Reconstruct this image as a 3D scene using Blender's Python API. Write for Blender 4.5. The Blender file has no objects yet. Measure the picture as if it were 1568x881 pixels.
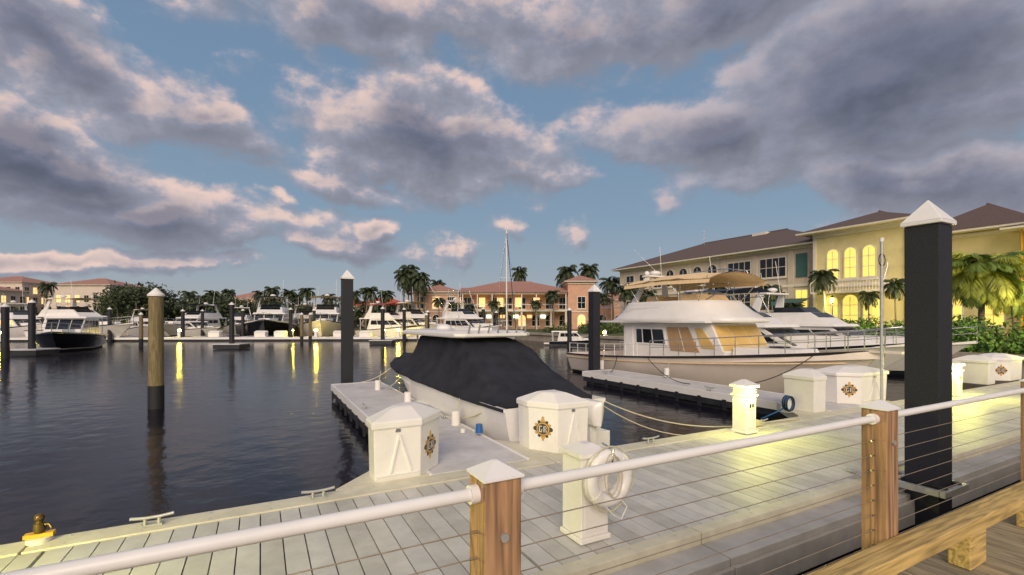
import bpy, bmesh, math, random
from mathutils import Vector, Matrix, noise
random.seed(7)
C28, S28 = 0.8827, 0.4699
EYE = 2.7
def site(m, d):
    """ground position (dock axes) of a thing seen at image pixel column m, d metres out from the viewpoint"""
    x = (m-784)/722*d  # m is an image pixel column, scaled to a sideways offset at depth d
    return (C28*x+S28*d, -S28*x+C28*d)

# ------------------------------------------------------------------ materials
def nodes_of(m):
    m.use_nodes = True
    return m.node_tree.nodes, m.node_tree.links
_m = {}
def mat(name, col, rough=0.6, metal=0.0, var=0.12, scale=3.0, bump=0.0, stretch=(1,1,1), emit=None, es=0.0, spec=None, dirt=0.0, coat=0.0):
    if name in _m: return _m[name]
    m = bpy.data.materials.new(name); N, L = nodes_of(m)
    b = N['Principled BSDF']
    b.inputs['Roughness'].default_value = rough
    b.inputs['Metallic'].default_value = metal
    if coat: b.inputs['Coat Weight'].default_value = coat
    if spec is not None: b.inputs['Specular IOR Level'].default_value = spec
    tc = N.new('ShaderNodeTexCoord'); mp = N.new('ShaderNodeMapping')
    mp.inputs['Scale'].default_value = stretch
    L.new(tc.outputs['Object'], mp.inputs['Vector'])
    nz = N.new('ShaderNodeTexNoise'); nz.inputs['Scale'].default_value = scale; nz.inputs['Detail'].default_value = 5
    nz.inputs['Roughness'].default_value = 0.62
    L.new(mp.outputs[0], nz.inputs['Vector'])
    cr = N.new('ShaderNodeValToRGB')
    cr.color_ramp.elements[0].position = 0.3; cr.color_ramp.elements[1].position = 0.7
    cr.color_ramp.elements[0].color = tuple(max(0, c*(1-var)) for c in col)+(1,)
    cr.color_ramp.elements[1].color = tuple(min(1, c*(1+var)) for c in col)+(1,)
    L.new(nz.outputs['Fac'], cr.inputs['Fac'])
    out = cr.outputs['Color']
    if dirt:
        n2 = N.new('ShaderNodeTexNoise'); n2.inputs['Scale'].default_value = 0.9; n2.inputs['Detail'].default_value = 8
        n2.inputs['Roughness'].default_value = 0.75
        L.new(tc.outputs['Object'], n2.inputs['Vector'])
        r2 = N.new('ShaderNodeMapRange'); r2.inputs['From Min'].default_value = 0.45; r2.inputs['From Max'].default_value = 0.75
        r2.inputs['To Max'].default_value = dirt
        L.new(n2.outputs['Fac'], r2.inputs['Value'])
        mx = N.new('ShaderNodeMixRGB'); mx.inputs[2].default_value = (col[0]*.45, col[1]*.42, col[2]*.36, 1)
        L.new(r2.outputs[0], mx.inputs[0]); L.new(out, mx.inputs[1]); out = mx.outputs[0]
    L.new(out, b.inputs['Base Color'])
    if bump:
        bp = N.new('ShaderNodeBump'); bp.inputs['Strength'].default_value = bump; bp.inputs['Distance'].default_value = 0.02
        L.new(nz.outputs['Fac'], bp.inputs['Height']); L.new(bp.outputs[0], b.inputs['Normal'])
    if emit:
        b.inputs['Emission Color'].default_value = emit+(1,); b.inputs['Emission Strength'].default_value = es
    _m[name] = m
    return m

def wood(name, col, axis='z', dark=0.45, rough=0.75):
    if name in _m: return _m[name]
    m = bpy.data.materials.new(name); N, L = nodes_of(m); b = N['Principled BSDF']; b.inputs['Roughness'].default_value = rough
    tc = N.new('ShaderNodeTexCoord'); mp = N.new('ShaderNodeMapping')
    s = {'x': (0.5, 7, 7), 'y': (7, 0.5, 7), 'z': (7, 7, 0.5)}[axis]
    mp.inputs['Scale'].default_value = s; L.new(tc.outputs['Object'], mp.inputs['Vector'])
    nz = N.new('ShaderNodeTexNoise'); nz.inputs['Scale'].default_value = 1.2; nz.inputs['Detail'].default_value = 3; nz.inputs['Distortion'].default_value = .6
    L.new(mp.outputs[0], nz.inputs['Vector'])
    mu = N.new('ShaderNodeMath'); mu.operation = 'MULTIPLY'; mu.inputs[1].default_value = 14; L.new(nz.outputs['Fac'], mu.inputs[0])
    fr = N.new('ShaderNodeMath'); fr.operation = 'PINGPONG'; fr.inputs[1].default_value = 1; L.new(mu.outputs[0], fr.inputs[0])
    n2 = N.new('ShaderNodeTexNoise'); n2.inputs['Scale'].default_value = 6; n2.inputs['Detail'].default_value = 8; L.new(mp.outputs[0], n2.inputs['Vector'])
    ad = N.new('ShaderNodeMath'); ad.operation = 'MULTIPLY_ADD'; ad.inputs[1].default_value = 0.45; L.new(fr.outputs[0], ad.inputs[0]); L.new(n2.outputs['Fac'], ad.inputs[2])
    cr = N.new('ShaderNodeValToRGB'); e = cr.color_ramp.elements
    e[0].position = .4; e[1].position = 1.0
    e[0].color = tuple(c*dark for c in col)+(1,); e[1].color = col+(1,)
    L.new(ad.outputs[0], cr.inputs['Fac']); L.new(cr.outputs[0], b.inputs['Base Color'])
    bp = N.new('ShaderNodeBump'); bp.inputs['Strength'].default_value = .35; bp.inputs['Distance'].default_value = .006
    L.new(ad.outputs[0], bp.inputs['Height']); L.new(bp.outputs[0], b.inputs['Normal'])
    _m[name] = m; return m

GEL = mat('gelcoat_white', (.80,.78,.75), .25, var=.04, scale=1.5, dirt=.16)
CREAM = mat('gelcoat_cream', (.80,.71,.62), .3, var=.04, scale=1.2, dirt=.16)
BOXW = mat('fiberglass_box', (.80,.78,.74), .4, var=.03, scale=4, dirt=.25)
WHITE = mat('white_paint', (.80,.79,.77), .35, var=.04, scale=5, dirt=.18)
GLASS = mat('dark_glass', (.012,.015,.02), .08, var=.3, scale=.6)
TANC = mat('tan_canvas', (.78,.58,.32), .85, var=.12, scale=8, bump=.2)
TANW = mat('tan_window_cover', (.44,.28,.14), .5, var=.15, scale=2)
AMBW = mat('amber_window_cover', (.66,.45,.15), .4, var=.12, scale=2)
BLKC = mat('black_canvas', (.022,.024,.032), .8, var=.35, scale=2.5, bump=.6, spec=.25)
NAVY = mat('navy_hull', (.012,.014,.022), .15, var=.2, scale=1)
NAVC = mat('navy_canvas', (.02,.04,.09), .8)
BLK = mat('pile_sleeve_black', (.014,.015,.022), .6, var=.5, scale=45, bump=.15)
STEEL = mat('stainless', (.6,.6,.6), .25, 1.0, var=.05)
WIRE = mat('weathered_cable', (.42,.34,.26), .45, .7, var=.2, scale=20)
ALU = mat('aluminium', (.50,.50,.48), .45, .6, var=.15, scale=12)
RUB = mat('rubber_black', (.015,.015,.018), .7)
DOCKP = mat('dock_plank', (.56,.55,.52), .5, var=.14, scale=2.2, dirt=.4, bump=.06)
DOCKP2 = mat('dock_plank_worn', (.49,.48,.45), .52, var=.16, scale=2.2, dirt=.45, bump=.06)
DOCKP3 = mat('dock_plank_grey', (.52,.515,.50), .5, var=.14, scale=3.2, dirt=.4, bump=.06)
DOCKE = mat('dock_edge', (.62,.59,.47), .55, var=.12, scale=3, dirt=.45)
DOCKG = mat('dock_fascia', (.43,.42,.40), .7, var=.2, scale=2, dirt=.5)
CONC = mat('pier_concrete', (.59,.58,.58), .75, var=.1, scale=3, dirt=.4, bump=.1)
FLOAT = mat('float_dark', (.02,.022,.028), .6, var=.5, scale=5)
GOLD = mat('emblem_gold', (.55,.33,.08), .4, var=.1)
EMB = mat('emblem_dark', (.06,.04,.03), .5)
PINE = wood('pine_post', (.46,.27,.14), 'z', .34)
PINEX = wood('pine_beam', (.64,.45,.16), 'x', .42)  # boardwalk timber is tinted yellow for the light from above
DECKW = wood('boardwalk_board', (.40,.33,.21), 'y', .45)
DECKW2 = wood('boardwalk_board_grey', (.32,.27,.19), 'y', .45)
ROPE = mat('rope', (.55,.50,.35), .9, var=.2, scale=60, bump=.5)
BLUE = mat('blue_plastic', (.02,.12,.35), .4)
STUC = mat('stucco_beige', (.60,.52,.42), .9, var=.08, scale=1, dirt=.25)
STUY = mat('stucco_yellow_lit', (.70,.61,.31), .9, var=.08, scale=1, dirt=.18)  # yellow lamplight on these walls is put into the stucco colour
STUP = mat('stucco_coral', (.62,.37,.25), .9, var=.1, scale=1, dirt=.2)
STUW = mat('stucco_cream', (.66,.57,.48), .9, var=.1, scale=1, dirt=.2)
TRIM = mat('trim_cream', (.72,.67,.55), .8, var=.05)
ROOFB = mat('roof_tile_brown', (.115,.08,.07), .8, var=.25, scale=4, stretch=(1,6,1), bump=.5)
ROOFT = mat('roof_tile_terracotta', (.36,.19,.145), .85, var=.3, scale=3, stretch=(5,1,1), bump=.5)
TEAL = mat('teal_shutter', (.05,.13,.12), .6)
WGLOW = mat('window_glow', (.5,.4,.1), .4, var=.3, emit=(1.0,.74,.14), es=1.0)
WARM = mat('window_warm', (.4,.25,.1), .4, emit=(1.0,.60,.22), es=1.4)
COOL = mat('interior_light', (.5,.5,.4), .4, emit=(.75,1.0,.75), es=3.0)
LAMPY = mat('lamp_lens', (.8,.8,.2), .4, emit=(1.0,.90,.10), es=3.0)
LAMPF = mat('lamp_lens_far', (.8,.8,.2), .4, emit=(1.0,.74,.05), es=330)
TRUNK = mat('palm_trunk', (.20,.16,.12), .9, var=.35, scale=3, stretch=(1,1,8), bump=.6)
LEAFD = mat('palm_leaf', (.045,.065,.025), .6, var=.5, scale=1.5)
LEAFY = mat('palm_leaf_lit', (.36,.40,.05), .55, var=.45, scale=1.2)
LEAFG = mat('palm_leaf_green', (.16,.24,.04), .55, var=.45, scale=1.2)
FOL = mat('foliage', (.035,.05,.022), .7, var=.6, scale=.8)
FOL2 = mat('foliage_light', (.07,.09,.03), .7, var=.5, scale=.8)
HED = mat('hedge_leaf', (.17,.32,.04), .6, var=.5, scale=2)
HED2 = mat('hedge_leaf_dark', (.05,.12,.02), .6, var=.5, scale=2)
GRASS = mat('ground_grass', (.06,.085,.03), .9, var=.4, scale=.5)
SEAW = mat('seawall', (.34,.30,.25), .9, var=.25, scale=1.5, dirt=.4)
BRASS = mat('brass', (.12,.08,.03), .35, .6, var=.4, scale=20)
YEL = mat('yellow_plastic', (.65,.36,.03), .5)
REDC = mat('red_canvas', (.40,.05,.03), .7)
BOTT = mat('bottom_paint', (.02,.025,.04), .6)
PILEW = wood('timber_pile', (.27,.21,.10), 'z', .45)

# ------------------------------------------------------------------ mesh builder
class MB:
    def __init__(s): s.v=[]; s.f=[]; s.mi=[]; s.sm=[]; s.mats=[]
    def add(s, vs, fs, m, smooth=False):
        if m not in s.mats: s.mats.append(m)
        k = s.mats.index(m); o = len(s.v)
        s.v += [tuple(p) for p in vs]
        for f in fs: s.f.append([i+o for i in f]); s.mi.append(k); s.sm.append(smooth)
    def box(s, x0,x1,y0,y1,z0,z1, m):
        s.add([(x0,y0,z0),(x1,y0,z0),(x1,y1,z0),(x0,y1,z0),(x0,y0,z1),(x1,y0,z1),(x1,y1,z1),(x0,y1,z1)],
              [(0,3,2,1),(4,5,6,7),(0,1,5,4),(1,2,6,5),(2,3,7,6),(3,0,4,7)], m)
    def loft(s, rings, m, caps=True, closed=True, smooth=False):
        n = len(rings[0]); vs = [p for r in rings for p in r]; fs=[]
        for i in range(len(rings)-1):
            for j in range(n if closed else n-1):
                k=(j+1)%n; fs.append((i*n+j, i*n+k, (i+1)*n+k, (i+1)*n+j))
        s.add(vs, fs, m, smooth)
        if caps:
            s.add(rings[0], [tuple(reversed(range(n)))], m); s.add(rings[-1], [tuple(range(n))], m)
    def prism(s, pts, z0, z1, m, k0=1, k1=1):
        cx=sum(p[0] for p in pts)/len(pts); cy=sum(p[1] for p in pts)/len(pts)
        r=lambda k,z:[(cx+(p[0]-cx)*k, cy+(p[1]-cy)*k, z) for p in pts]
        s.loft([r(k0,z0), r(k1,z1)], m)
    def tube(s, pts, r, m, n=8, smooth=True, r1=None, caps=True):
        P=[Vector(p) for p in pts]; rings=[]; up=None
        for i,p in enumerate(P):
            t=(P[min(i+1,len(P)-1)]-P[max(i-1,0)]).normalized()
            if up is None: up = Vector((0,0,1)) if abs(t.z)<.9 else Vector((1,0,0))
            a=(up-t*up.dot(t)).normalized(); up=a; b=t.cross(a)
            rr = r if r1 is None else r+(r1-r)*i/(len(P)-1)
            rings.append([tuple(p+a*rr*math.cos(2*math.pi*j/n)+b*rr*math.sin(2*math.pi*j/n)) for j in range(n)])
        s.loft(rings, m, caps, True, smooth)
    def rope(s, a, b, sag, r, m, n=14):
        a=Vector(a); b=Vector(b)
        s.tube([a.lerp(b,i/n)-Vector((0,0,sag*4*(i/n)*(1-i/n))) for i in range(n+1)], r, m, 6)
    def cone(s, x,y,z0,z1,r0,r1,m,n=16,smooth=True):
        R=lambda r,z:[(x+r*math.cos(2*math.pi*j/n), y+r*math.sin(2*math.pi*j/n), z) for j in range(n)]
        s.loft([R(r0,z0),R(max(r1,1e-3),z1)], m, True, True, smooth)
    def sph(s, c, r, m, n=12, k=8, sq=(1,1,1)):
        rings=[]
        for i in range(k+1):
            a=-math.pi/2+math.pi*i/k; rr=max(math.cos(a),.01)
            rings.append([(c[0]+r*sq[0]*rr*math.cos(2*math.pi*j/n), c[1]+r*sq[1]*rr*math.sin(2*math.pi*j/n), c[2]+r*sq[2]*math.sin(a)) for j in range(n)])
        s.loft(rings, m, True, True, True)
    def patch(s, q, outline, m, off=.02):
        A,B,Cc,D=[Vector(p) for p in q]; nrm=(B-A).cross(D-A).normalized()
        f=lambda st:(A*(1-st[0])+B*st[0])*(1-st[1])+(D*(1-st[0])+Cc*st[0])*st[1]
        p=[f(o) for o in outline]; n=len(p)
        vs=[x+nrm*off for x in p]+[x-nrm*.01 for x in p]
        s.add(vs, [tuple(range(n))]+[(j,j+n,(j+1)%n+n,(j+1)%n) for j in range(n)], m)
    def rect(s, q, s0,s1,t0,t1, m, off=.02): s.patch(q, [(s0,t0),(s1,t0),(s1,t1),(s0,t1)], m, off)
    def obj(s, name, loc=(0,0,0), rz=0, parent=None, bevel=0, scale=1):
        me=bpy.data.meshes.new(name); me.from_pydata(s.v, [], s.f)
        for m in s.mats: me.materials.append(m)
        me.polygons.foreach_set('material_index', s.mi); me.polygons.foreach_set('use_smooth', s.sm); me.update()
        bm=bmesh.new(); bm.from_mesh(me); bmesh.ops.recalc_face_normals(bm, faces=bm.faces); bm.to_mesh(me); bm.free()
        o=bpy.data.objects.new(name, me); bpy.context.scene.collection.objects.link(o)
        o.location=loc; o.rotation_euler=(0,0,rz); o.scale=(scale,)*3
        if parent: o.parent=parent
        if bevel:
            b=o.modifiers.new('bevel','BEVEL'); b.width=bevel; b.segments=2; b.limit_method='ANGLE'; b.angle_limit=math.radians(40)
        return o
def empty(name, loc=(0,0,0), rz=0):
    e=bpy.data.objects.new(name,None); bpy.context.scene.collection.objects.link(e); e.location=loc; e.rotation_euler=(0,0,rz); return e
def dup(o, name, loc, rz=0, scale=1):
    n=bpy.data.objects.new(name,o.data); bpy.context.scene.collection.objects.link(n)
    n.location=loc; n.rotation_euler=(0,0,rz); n.scale=(scale,)*3 if not hasattr(scale,'__len__') else scale; return n

def frustum(mb, b, t, m, inv=None):
    # b=(x0,x1,hw_aft,hw_fwd,z)
    g=lambda q:[(q[0],-q[2],q[4]),(q[1],-q[3],q[4]),(q[1],q[3],q[4]),(q[0],q[2],q[4])]
    B=g(b);T=g(t); mb.loft([B,T], m)
    return {'stb':(B[0],B[1],T[1],T[0]),'fwd':(B[1],B[2],T[2],T[1]),'prt':(B[2],B[3],T[3],T[2]),'aft':(B[3],B[0],T[0],T[3])}

def hull(mb, L, B, z0, z1, m, deck, draft=.5, rake=.13, tr=.9, stripe=None, full=2.6, bul=.12):
    N=18; rings=[]; sheer=[]
    for i in range(N+1):
        t=i/N; w=B/2*(tr+(1-tr)*math.sin(min(t/.45,1)*math.pi/2))*(max(0,1-max(0,(t-.4)/.6)**full))
        w=max(w,.015); zs=z0+(z1-z0)*t**1.6
        half=[]
        for (h,k) in [(-1,.0),(-.55,.55),(0,.80),(.12,.84),(.17,.86),(.6,.95),(.93,1.0),(.94,1.03),(1.0,1.03),(1.001,.97)]:
            z = draft*h*(1-.6*t*t) if h<0 else zs*h
            flare=1-(1-k)*(1+1.3*t*t) if k<1 else k
            x=t*L*(1-rake*(1-min(1,max(h,-.3)))*t)
            half.append((x, max(w*max(flare,.0),.006), z))
        rings.append([(p[0],-p[1],p[2]) for p in half]+[(p[0],p[1],p[2]) for p in reversed(half)])
        sheer.append((t*L,w*.97,zs))
    n=len(rings[0]); h=n//2
    seg=lambda a,b,mm,sm=True:(mb.loft([r[a:b+1] for r in rings],mm,False,False,sm),mb.loft([r[n-1-b:n-a] for r in rings],mm,False,False,sm))
    seg(0,3,BOTT); seg(3,4,stripe or m); seg(4,6,m); seg(6,8,RUB if stripe is None else stripe,False); seg(8,9,m,False)
    mb.add(rings[0],[tuple(range(n))],m)
    dk=[[(x,-w,z-bul),(x,w,z-bul)] for x,w,z in sheer]
    mb.loft(dk,deck,False,False)
    for sg in (-1,1): mb.loft([[(x,sg*w,z),(x,sg*w*.995,z-bul)] for x,w,z in sheer],m,False,False)
    return sheer
def rail(mb, sheer, i0, i1, h, r=.014, m=STEEL, step=1, low=True):
    for sg in (-1,1):
        P=[(x,sg*w*.93,z+h) for x,w,z in sheer[i0:i1+1]]
        mb.tube(P,r,m,6)
        if low: mb.tube([(p[0],p[1],p[2]-h*.45) for p in P],r*.7,m,5)
        for x,w,z in sheer[i0:i1+1:step]: mb.tube([(x,sg*w*.93,z-.1),(x,sg*w*.93,z+h)],r,m,6)

# ------------------------------------------------------------------ water, ground
def water():
    m=bpy.data.materials.new('water'); N,L=nodes_of(m); b=N['Principled BSDF']
    b.inputs['Base Color'].default_value=(.010,.009,.016,1); b.inputs['Roughness'].default_value=.14; b.inputs['IOR'].default_value=1.33; b.inputs['Specular IOR Level'].default_value=.36
    tc=N.new('ShaderNodeTexCoord'); a=N.new('ShaderNodeTexNoise'); a.inputs['Scale'].default_value=1.5; a.inputs['Detail'].default_value=4; a.inputs['Roughness'].default_value=.5
    c=N.new('ShaderNodeTexNoise'); c.inputs['Scale'].default_value=.10; c.inputs['Detail'].default_value=3
    L.new(tc.outputs['Object'],a.inputs['Vector']); L.new(tc.outputs['Object'],c.inputs['Vector'])
    ml=N.new('ShaderNodeMath'); ml.operation='MULTIPLY'; L.new(a.outputs['Fac'],ml.inputs[0]); L.new(c.outputs['Fac'],ml.inputs[1])
    bp=N.new('ShaderNodeBump'); bp.inputs['Strength'].default_value=.42; bp.inputs['Distance'].default_value=.12
    L.new(ml.outputs[0],bp.inputs['Height']); L.new(bp.outputs[0],b.inputs['Normal'])
    mb=MB(); mb.add([(-4000,-4000,0),(4000,-4000,0),(4000,4000,0),(-4000,4000,0)],[(0,1,2,3)],m); mb.obj('water')
water()
pts=[(31,-400),(31,60)]+[site(640,71),site(300,80),site(-200,84),site(-1500,95)]+[(-900,3500),(3500,3500),(3500,-400)]
mb=MB(); n=len(pts)
mb.add([(p[0],p[1],.95) for p in pts],[tuple(range(n))],GRASS)
mb.loft([[(p[0],p[1],-2) for p in pts],[(p[0],p[1],.949) for p in pts]],SEAW,False)
g=mb.obj('ground'); 
bm=bmesh.new(); bm.from_mesh(g.data); bmesh.ops.triangulate(bm,faces=[f for f in bm.faces if len(f.verts)>4]); bm.to_mesh(g.data); bm.free()
mb=MB()
P2=pts[:6]
for a,b in zip(P2[:-1],P2[1:]):
    d=(Vector(b)-Vector(a)); l=d.length; d/=l; nn=Vector((-d.y,d.x))
    q=lambda s,o,z:(a[0]+d.x*s+nn.x*o,a[1]+d.y*s+nn.y*o,z)
    mb.loft([[q(0,-.3,.8),q(0,.2,.8),q(0,.2,1.08),q(0,-.3,1.08)],[q(l,-.3,.8),q(l,.2,.8),q(l,.2,1.08),q(l,-.3,1.08)]],SEAW)
mb.obj('seawall_cap')

# ------------------------------------------------------------------ main floating dock
def main_dock():
    e=empty('floating_dock')
    mb=MB(); u=-14
    i=0
    while u<46:
        w=.188 if i%20 else .165
        mb.box(u,u+w,3.52,6.06,.46,.50+random.uniform(-.0015,.0015),random.choice([DOCKP,DOCKP,DOCKP2,DOCKP3])); u+=.2; i+=1
    mb.obj('planks',parent=e)
    mb=MB(); mb.box(-14,46,3.5,6.08,.30,.455,FLOAT); mb.box(-14,46,3.3,6.3,-.3,.30,FLOAT); mb.obj('float_frame',parent=e)
    mb=MB()
    for k in range(-14,46,6):
        mb.box(k+.01,k+5.99,6.07,6.38,.28,.515,DOCKE)
        mb.box(k+.01,k+5.99,6.385,6.43,.12,.46,DOCKE)
        mb.box(k+.01,k+5.99,3.36,3.51,.34,.515,DOCKE)
        mb.box(k+.01,k+5.99,3.02,3.355,.14,.40,DOCKG)
        mb.box(k+.01,k+5.99,2.97,3.015,.02,.33,DOCKG)
        for j in range(10):
            for v in (6.13,6.32,3.44): mb.cone(k+.3+j*.6,v,.5155,.519,.014,.012,ALU,8)
    mb.obj('edge_fascia',parent=e,bevel=.008)
main_dock()
def finger(u0,u1,v1,gus=True):
    e=empty('finger_pier'); mb=MB()
    y=6.44
    while y<v1:
        y2=min(y+2.9,v1); mb.box(u0+.06,u1-.06,y,y2-.012,.36,.505,CONC); y=y2
    for a,b in ((u0,u0+.055),(u1-.055,u1)): mb.box(a,b,6.44,v1,.30,.515,WHITE)
    mb.box(u0,u1,v1+.003,v1+.06,.30,.515,WHITE)
    mb.obj('deck',parent=e,bevel=.006)
    mb=MB(); mb.box(u0+.02,u1-.02,6.45,v1,.12,.30,FLOAT); mb.box(u0+.12,u1-.12,6.5,v1-.1,-.3,.12,FLOAT)
    y=6.6
    while y<v1-.3: mb.box(u0-.03,u0+.015,y,y+.12,.02,.34,BLK); y+=.9
    mb.obj('float_frame',parent=e)
    if gus:
        mb=MB(); mb.prism([(u0-1.25,6.44),(u0-.005,6.44),(u0-.005,7.75)],.30,.512,DOCKE); mb.prism([(u1+.005,6.44),(u1+1.3,6.44),(u1+.005,7.75)],.30,.512,DOCKE)
        mb.obj('corner_gusset',parent=e)
finger(2.1,3.75,17.0); finger(12.1,13.7,16.3)

# ------------------------------------------------------------------ pilings
def sq_pile(u,v,top,w=.37,cap=.34,bracket=True):
    mb=MB(); h=w/2
    mb.box(u-h,u+h,v-h,v+h,-2,top,BLK)
    c=h+.035
    mb.box(u-c,u+c,v-c,v+c,top+.002,top+.05,WHITE)
    mb.loft([[(u-c,v-c,top+.05),(u+c,v-c,top+.05),(u+c,v+c,top+.05),(u-c,v+c,top+.05)],[(u-.01,v-.01,top+cap),(u+.01,v-.01,top+cap),(u+.01,v+.01,top+cap),(u-.01,v+.01,top+cap)]],WHITE)
    return mb.obj('dock_piling',bevel=.012)
pu,pv=site(1421,6.2); sq_pile(pu,pv,3.93)
a=site(531.5,16.9); sq_pile(a[0],a[1],4.15,.37)
b_=site(910,20.7); sq_pile(b_[0],b_[1],3.92,.37)
mb=MB()
for d in (-.30,.24): mb.box(pu-.34,pu+.34,pv+d,pv+d+.06,.50,.58,ALU)
for d in (-.34,.28): mb.box(pu+d,pu+d+.06,pv-.24+.003,pv+.24-.003,.50,.58,ALU)
for d in (-.28,.20): mb.box(pu+d,pu+d+.08,pv+.30,pv+.85,.517,.56,ALU)
mb.box(pu-.6,pu+.75,pv+.50,pv+.58,.562,.60,ALU)
for k in (-.2,.2): mb.cone(pu+k,pv-.22,.50,.60,.05,.05,RUB)
mb.obj('pile_guide_bracket',bevel=.005)
def rnd_pile(m,d,top,r=.2,low=.75,name='timber_piling',matl=PILEW,cap=True):
    u,v=site(m,d); mb=MB()
    mb.cone(u,v,-2,low,r*1.08,r*1.05,RUB); mb.cone(u,v,low,top,r,r*.96,matl)
    if cap: mb.cone(u,v,top,top+.05,r*1.12,r*1.12,WHITE); mb.cone(u,v,top+.05,top+.26,r*1.12,.02,WHITE)
    mb.obj(name)
rnd_pile(239,14.4,3.42,.2,.7)

# ------------------------------------------------------------------ boardwalk + railing
e=empty('boardwalk'); mb=MB(); u=-4
while u<40:
    mb.box(u,u+.138,-4,1.66,1.012+random.uniform(-.002,0),1.05+random.uniform(-.003,.002),random.choice([DECKW,DECKW,DECKW2])); u+=.146
mb.obj('boards',parent=e,bevel=.003)
mb=MB(); mb.box(-4,40,1.60,1.655,.72,1.005,PINEX); 
for v in (-3,-1.5,0,1.2): mb.box(-4,40,v,v+.08,.72,1.005,PINEX)
for k in range(-3,40,4): mb.cone(k+.3,1.3,-2,.72,.15,.15,PILEW)
mb.obj('joists_and_piles',parent=e)
mb=MB()
for k in range(-1,13): mb.box(-4+k*3.2,-4+k*3.2+3.195,1.305,1.445,1.285,1.38,PINEX)
for k in range(-3,34): mb.box(k*1.22+.45,k*1.22+.70,1.315,1.435,1.051,1.283,PINEX)
mb.obj('timber_curb',parent=e,bevel=.008)
e=empty('cable_railing')
U0,DU,V=.74,2.67,1.52
for k in range(-1,12):
    u=U0+k*DU; mb=MB(); h=.07
    mb.box(u-h,u+h,V-h,V+h,.75,2.145,PINE); 
    for z in (1.15,1.95): 
        mb.tube([(u,V-h-.012,z),(u,V-h,z)],.016,ALU,8)
    mb.obj('post',parent=e,bevel=.005)
    mb=MB(); c=.079
    mb.box(u-c,u+c,V-c,V+c,2.147,2.157,WHITE)
    mb.loft([[(u-c,V-c,2.157),(u+c,V-c,2.157),(u+c,V+c,2.157),(u-c,V+c,2.157)],[(u-.008,V-.008,2.20),(u+.008,V-.008,2.20),(u+.008,V+.008,2.20),(u-.008,V+.008,2.20)]],WHITE)
    mb.tube([(u+h,V,2.09),(u+h+.03,V,2.09)],.033,WHITE,16); mb.tube([(u-h-.03,V,2.09),(u-h,V,2.09)],.033,WHITE,16)
    mb.obj('post_cap',parent=e,bevel=.003)
    mb=MB(); mb.tube([(u+h+.01,V,2.09),(u+DU-h-.01,V,2.09)],.022,WHITE,16); mb.obj('top_rail',parent=e)
    mb=MB()
    for j in range(9):
        z=1.22+j*.092
        mb.tube([(u+h,V,z),(u+DU-h,V,z)],.0024,WIRE,6)
        for s_ in (u+h+.015,u+DU-h-.015): mb.tube([(s_-.015,V,z),(s_+.015,V,z)],.006,STEEL,6)
    mb.obj('cables',parent=e)

# ------------------------------------------------------------------ dock boxes
def circ(cs,ct,rs,rt,n=24,a0=0): return [(cs+rs*math.cos(a0+2*math.pi*i/n),ct+rt*math.sin(a0+2*math.pi*i/n)) for i in range(n)]
def emblem(mb,q,w,h,cx=.5,cy=.5,R=.13,off=.006):
    rs,rt=R/w,R/h
    for k in range(12):
        a=2*math.pi*k/12; rr=.24+.1*(k%3==0)
        mb.patch(q,circ(cx+rs*1.08*math.cos(a),cy+rt*1.08*math.sin(a),rs*rr,rt*rr,8),GOLD if k%2 else EMB,off-.002+.0004*(k%2))
    mb.patch(q,circ(cx,cy+1.45*rt,rs*.22,rt*.3,10),GOLD,off-.001); mb.patch(q,circ(cx,cy-1.4*rt,rs*.18,rt*.25,10),GOLD,off-.001)
    mb.patch(q,circ(cx,cy,rs,rt),EMB,off); mb.patch(q,circ(cx,cy,rs*.92,rt*.92),GOLD,off+.002); mb.patch(q,circ(cx,cy,rs*.74,rt*.74),EMB,off+.004)
    B=lambda x0,x1,y0,y1,m_,o:mb.patch(q,[(cx+x0*rs,cy+y0*rt),(cx+x1*rs,cy+y0*rt),(cx+x1*rs,cy+y1*rt),(cx+x0*rs,cy+y1*rt)],m_,off+o)
    B(-.55,-.4,-.45,.45,BOXW,.006); B(-.4,-.1,.3,.45,BOXW,.006); B(-.4,-.1,-.45,-.3,BOXW,.006); B(-.2,-.08,-.3,0,BOXW,.006)
    B(.1,.25,-.45,.45,BOXW,.006); B(.25,.5,.32,.45,BOXW,.006); B(.42,.55,.05,.32,BOXW,.006); B(.25,.5,-.08,.05,BOXW,.006); B(.40,.54,-.45,-.08,BOXW,.006)
def corner_box(fp, em, h=.72, z0=.512, name='dock_box', mol=None):
    cx=sum(p[0] for p in fp)/len(fp); cy=sum(p[1] for p in fp)/len(fp); mb=MB()
    r=lambda k,z,dx=0,dy=0:[(cx+(p[0]-cx)*k+dx,cy+(p[1]-cy)*k+dy,z) for p in fp]
    mb.loft([r(.95,z0),r(.955,z0+.04),r(.985,z0+h)],BOXW)
    mb.loft([r(1.03,z0+h-.005),r(1.045,z0+h+.01),r(1.045,z0+h+.075),r(1.01,z0+h+.095),r(.42,z0+h+.22),r(.30,z0+h+.235)],BOXW)
    n=len(fp); B=r(.955,z0+.04); T=r(.985,z0+h)
    for i in range(n):
        q=(B[i],B[(i+1)%n],T[(i+1)%n],T[i]); w=(Vector(q[0])-Vector(q[1])).length
        if i==em: emblem(mb,q,w,h,.5,.48,.13)
        elif i in (mol or []):
            mb.patch(q,[(.30,.08),(.36,.08),(.56,.85),(.50,.85)],BOXW,.018); mb.patch(q,[(.50,.85),(.56,.85),(.82,.08),(.76,.08)],BOXW,.0185)
            mb.rect(q,.04,.96,.03,.075,BOXW,.012)
            mb.rect(q,.44,.56,.90,.97,STEEL,.012)
    mb.obj(name,bevel=.012)
corner_box([(1.32,6.42),(1.98,6.42),(2.40,6.84),(2.40,7.3),(1.8,7.3),(1.32,6.8)],1,mol=[0])
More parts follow.
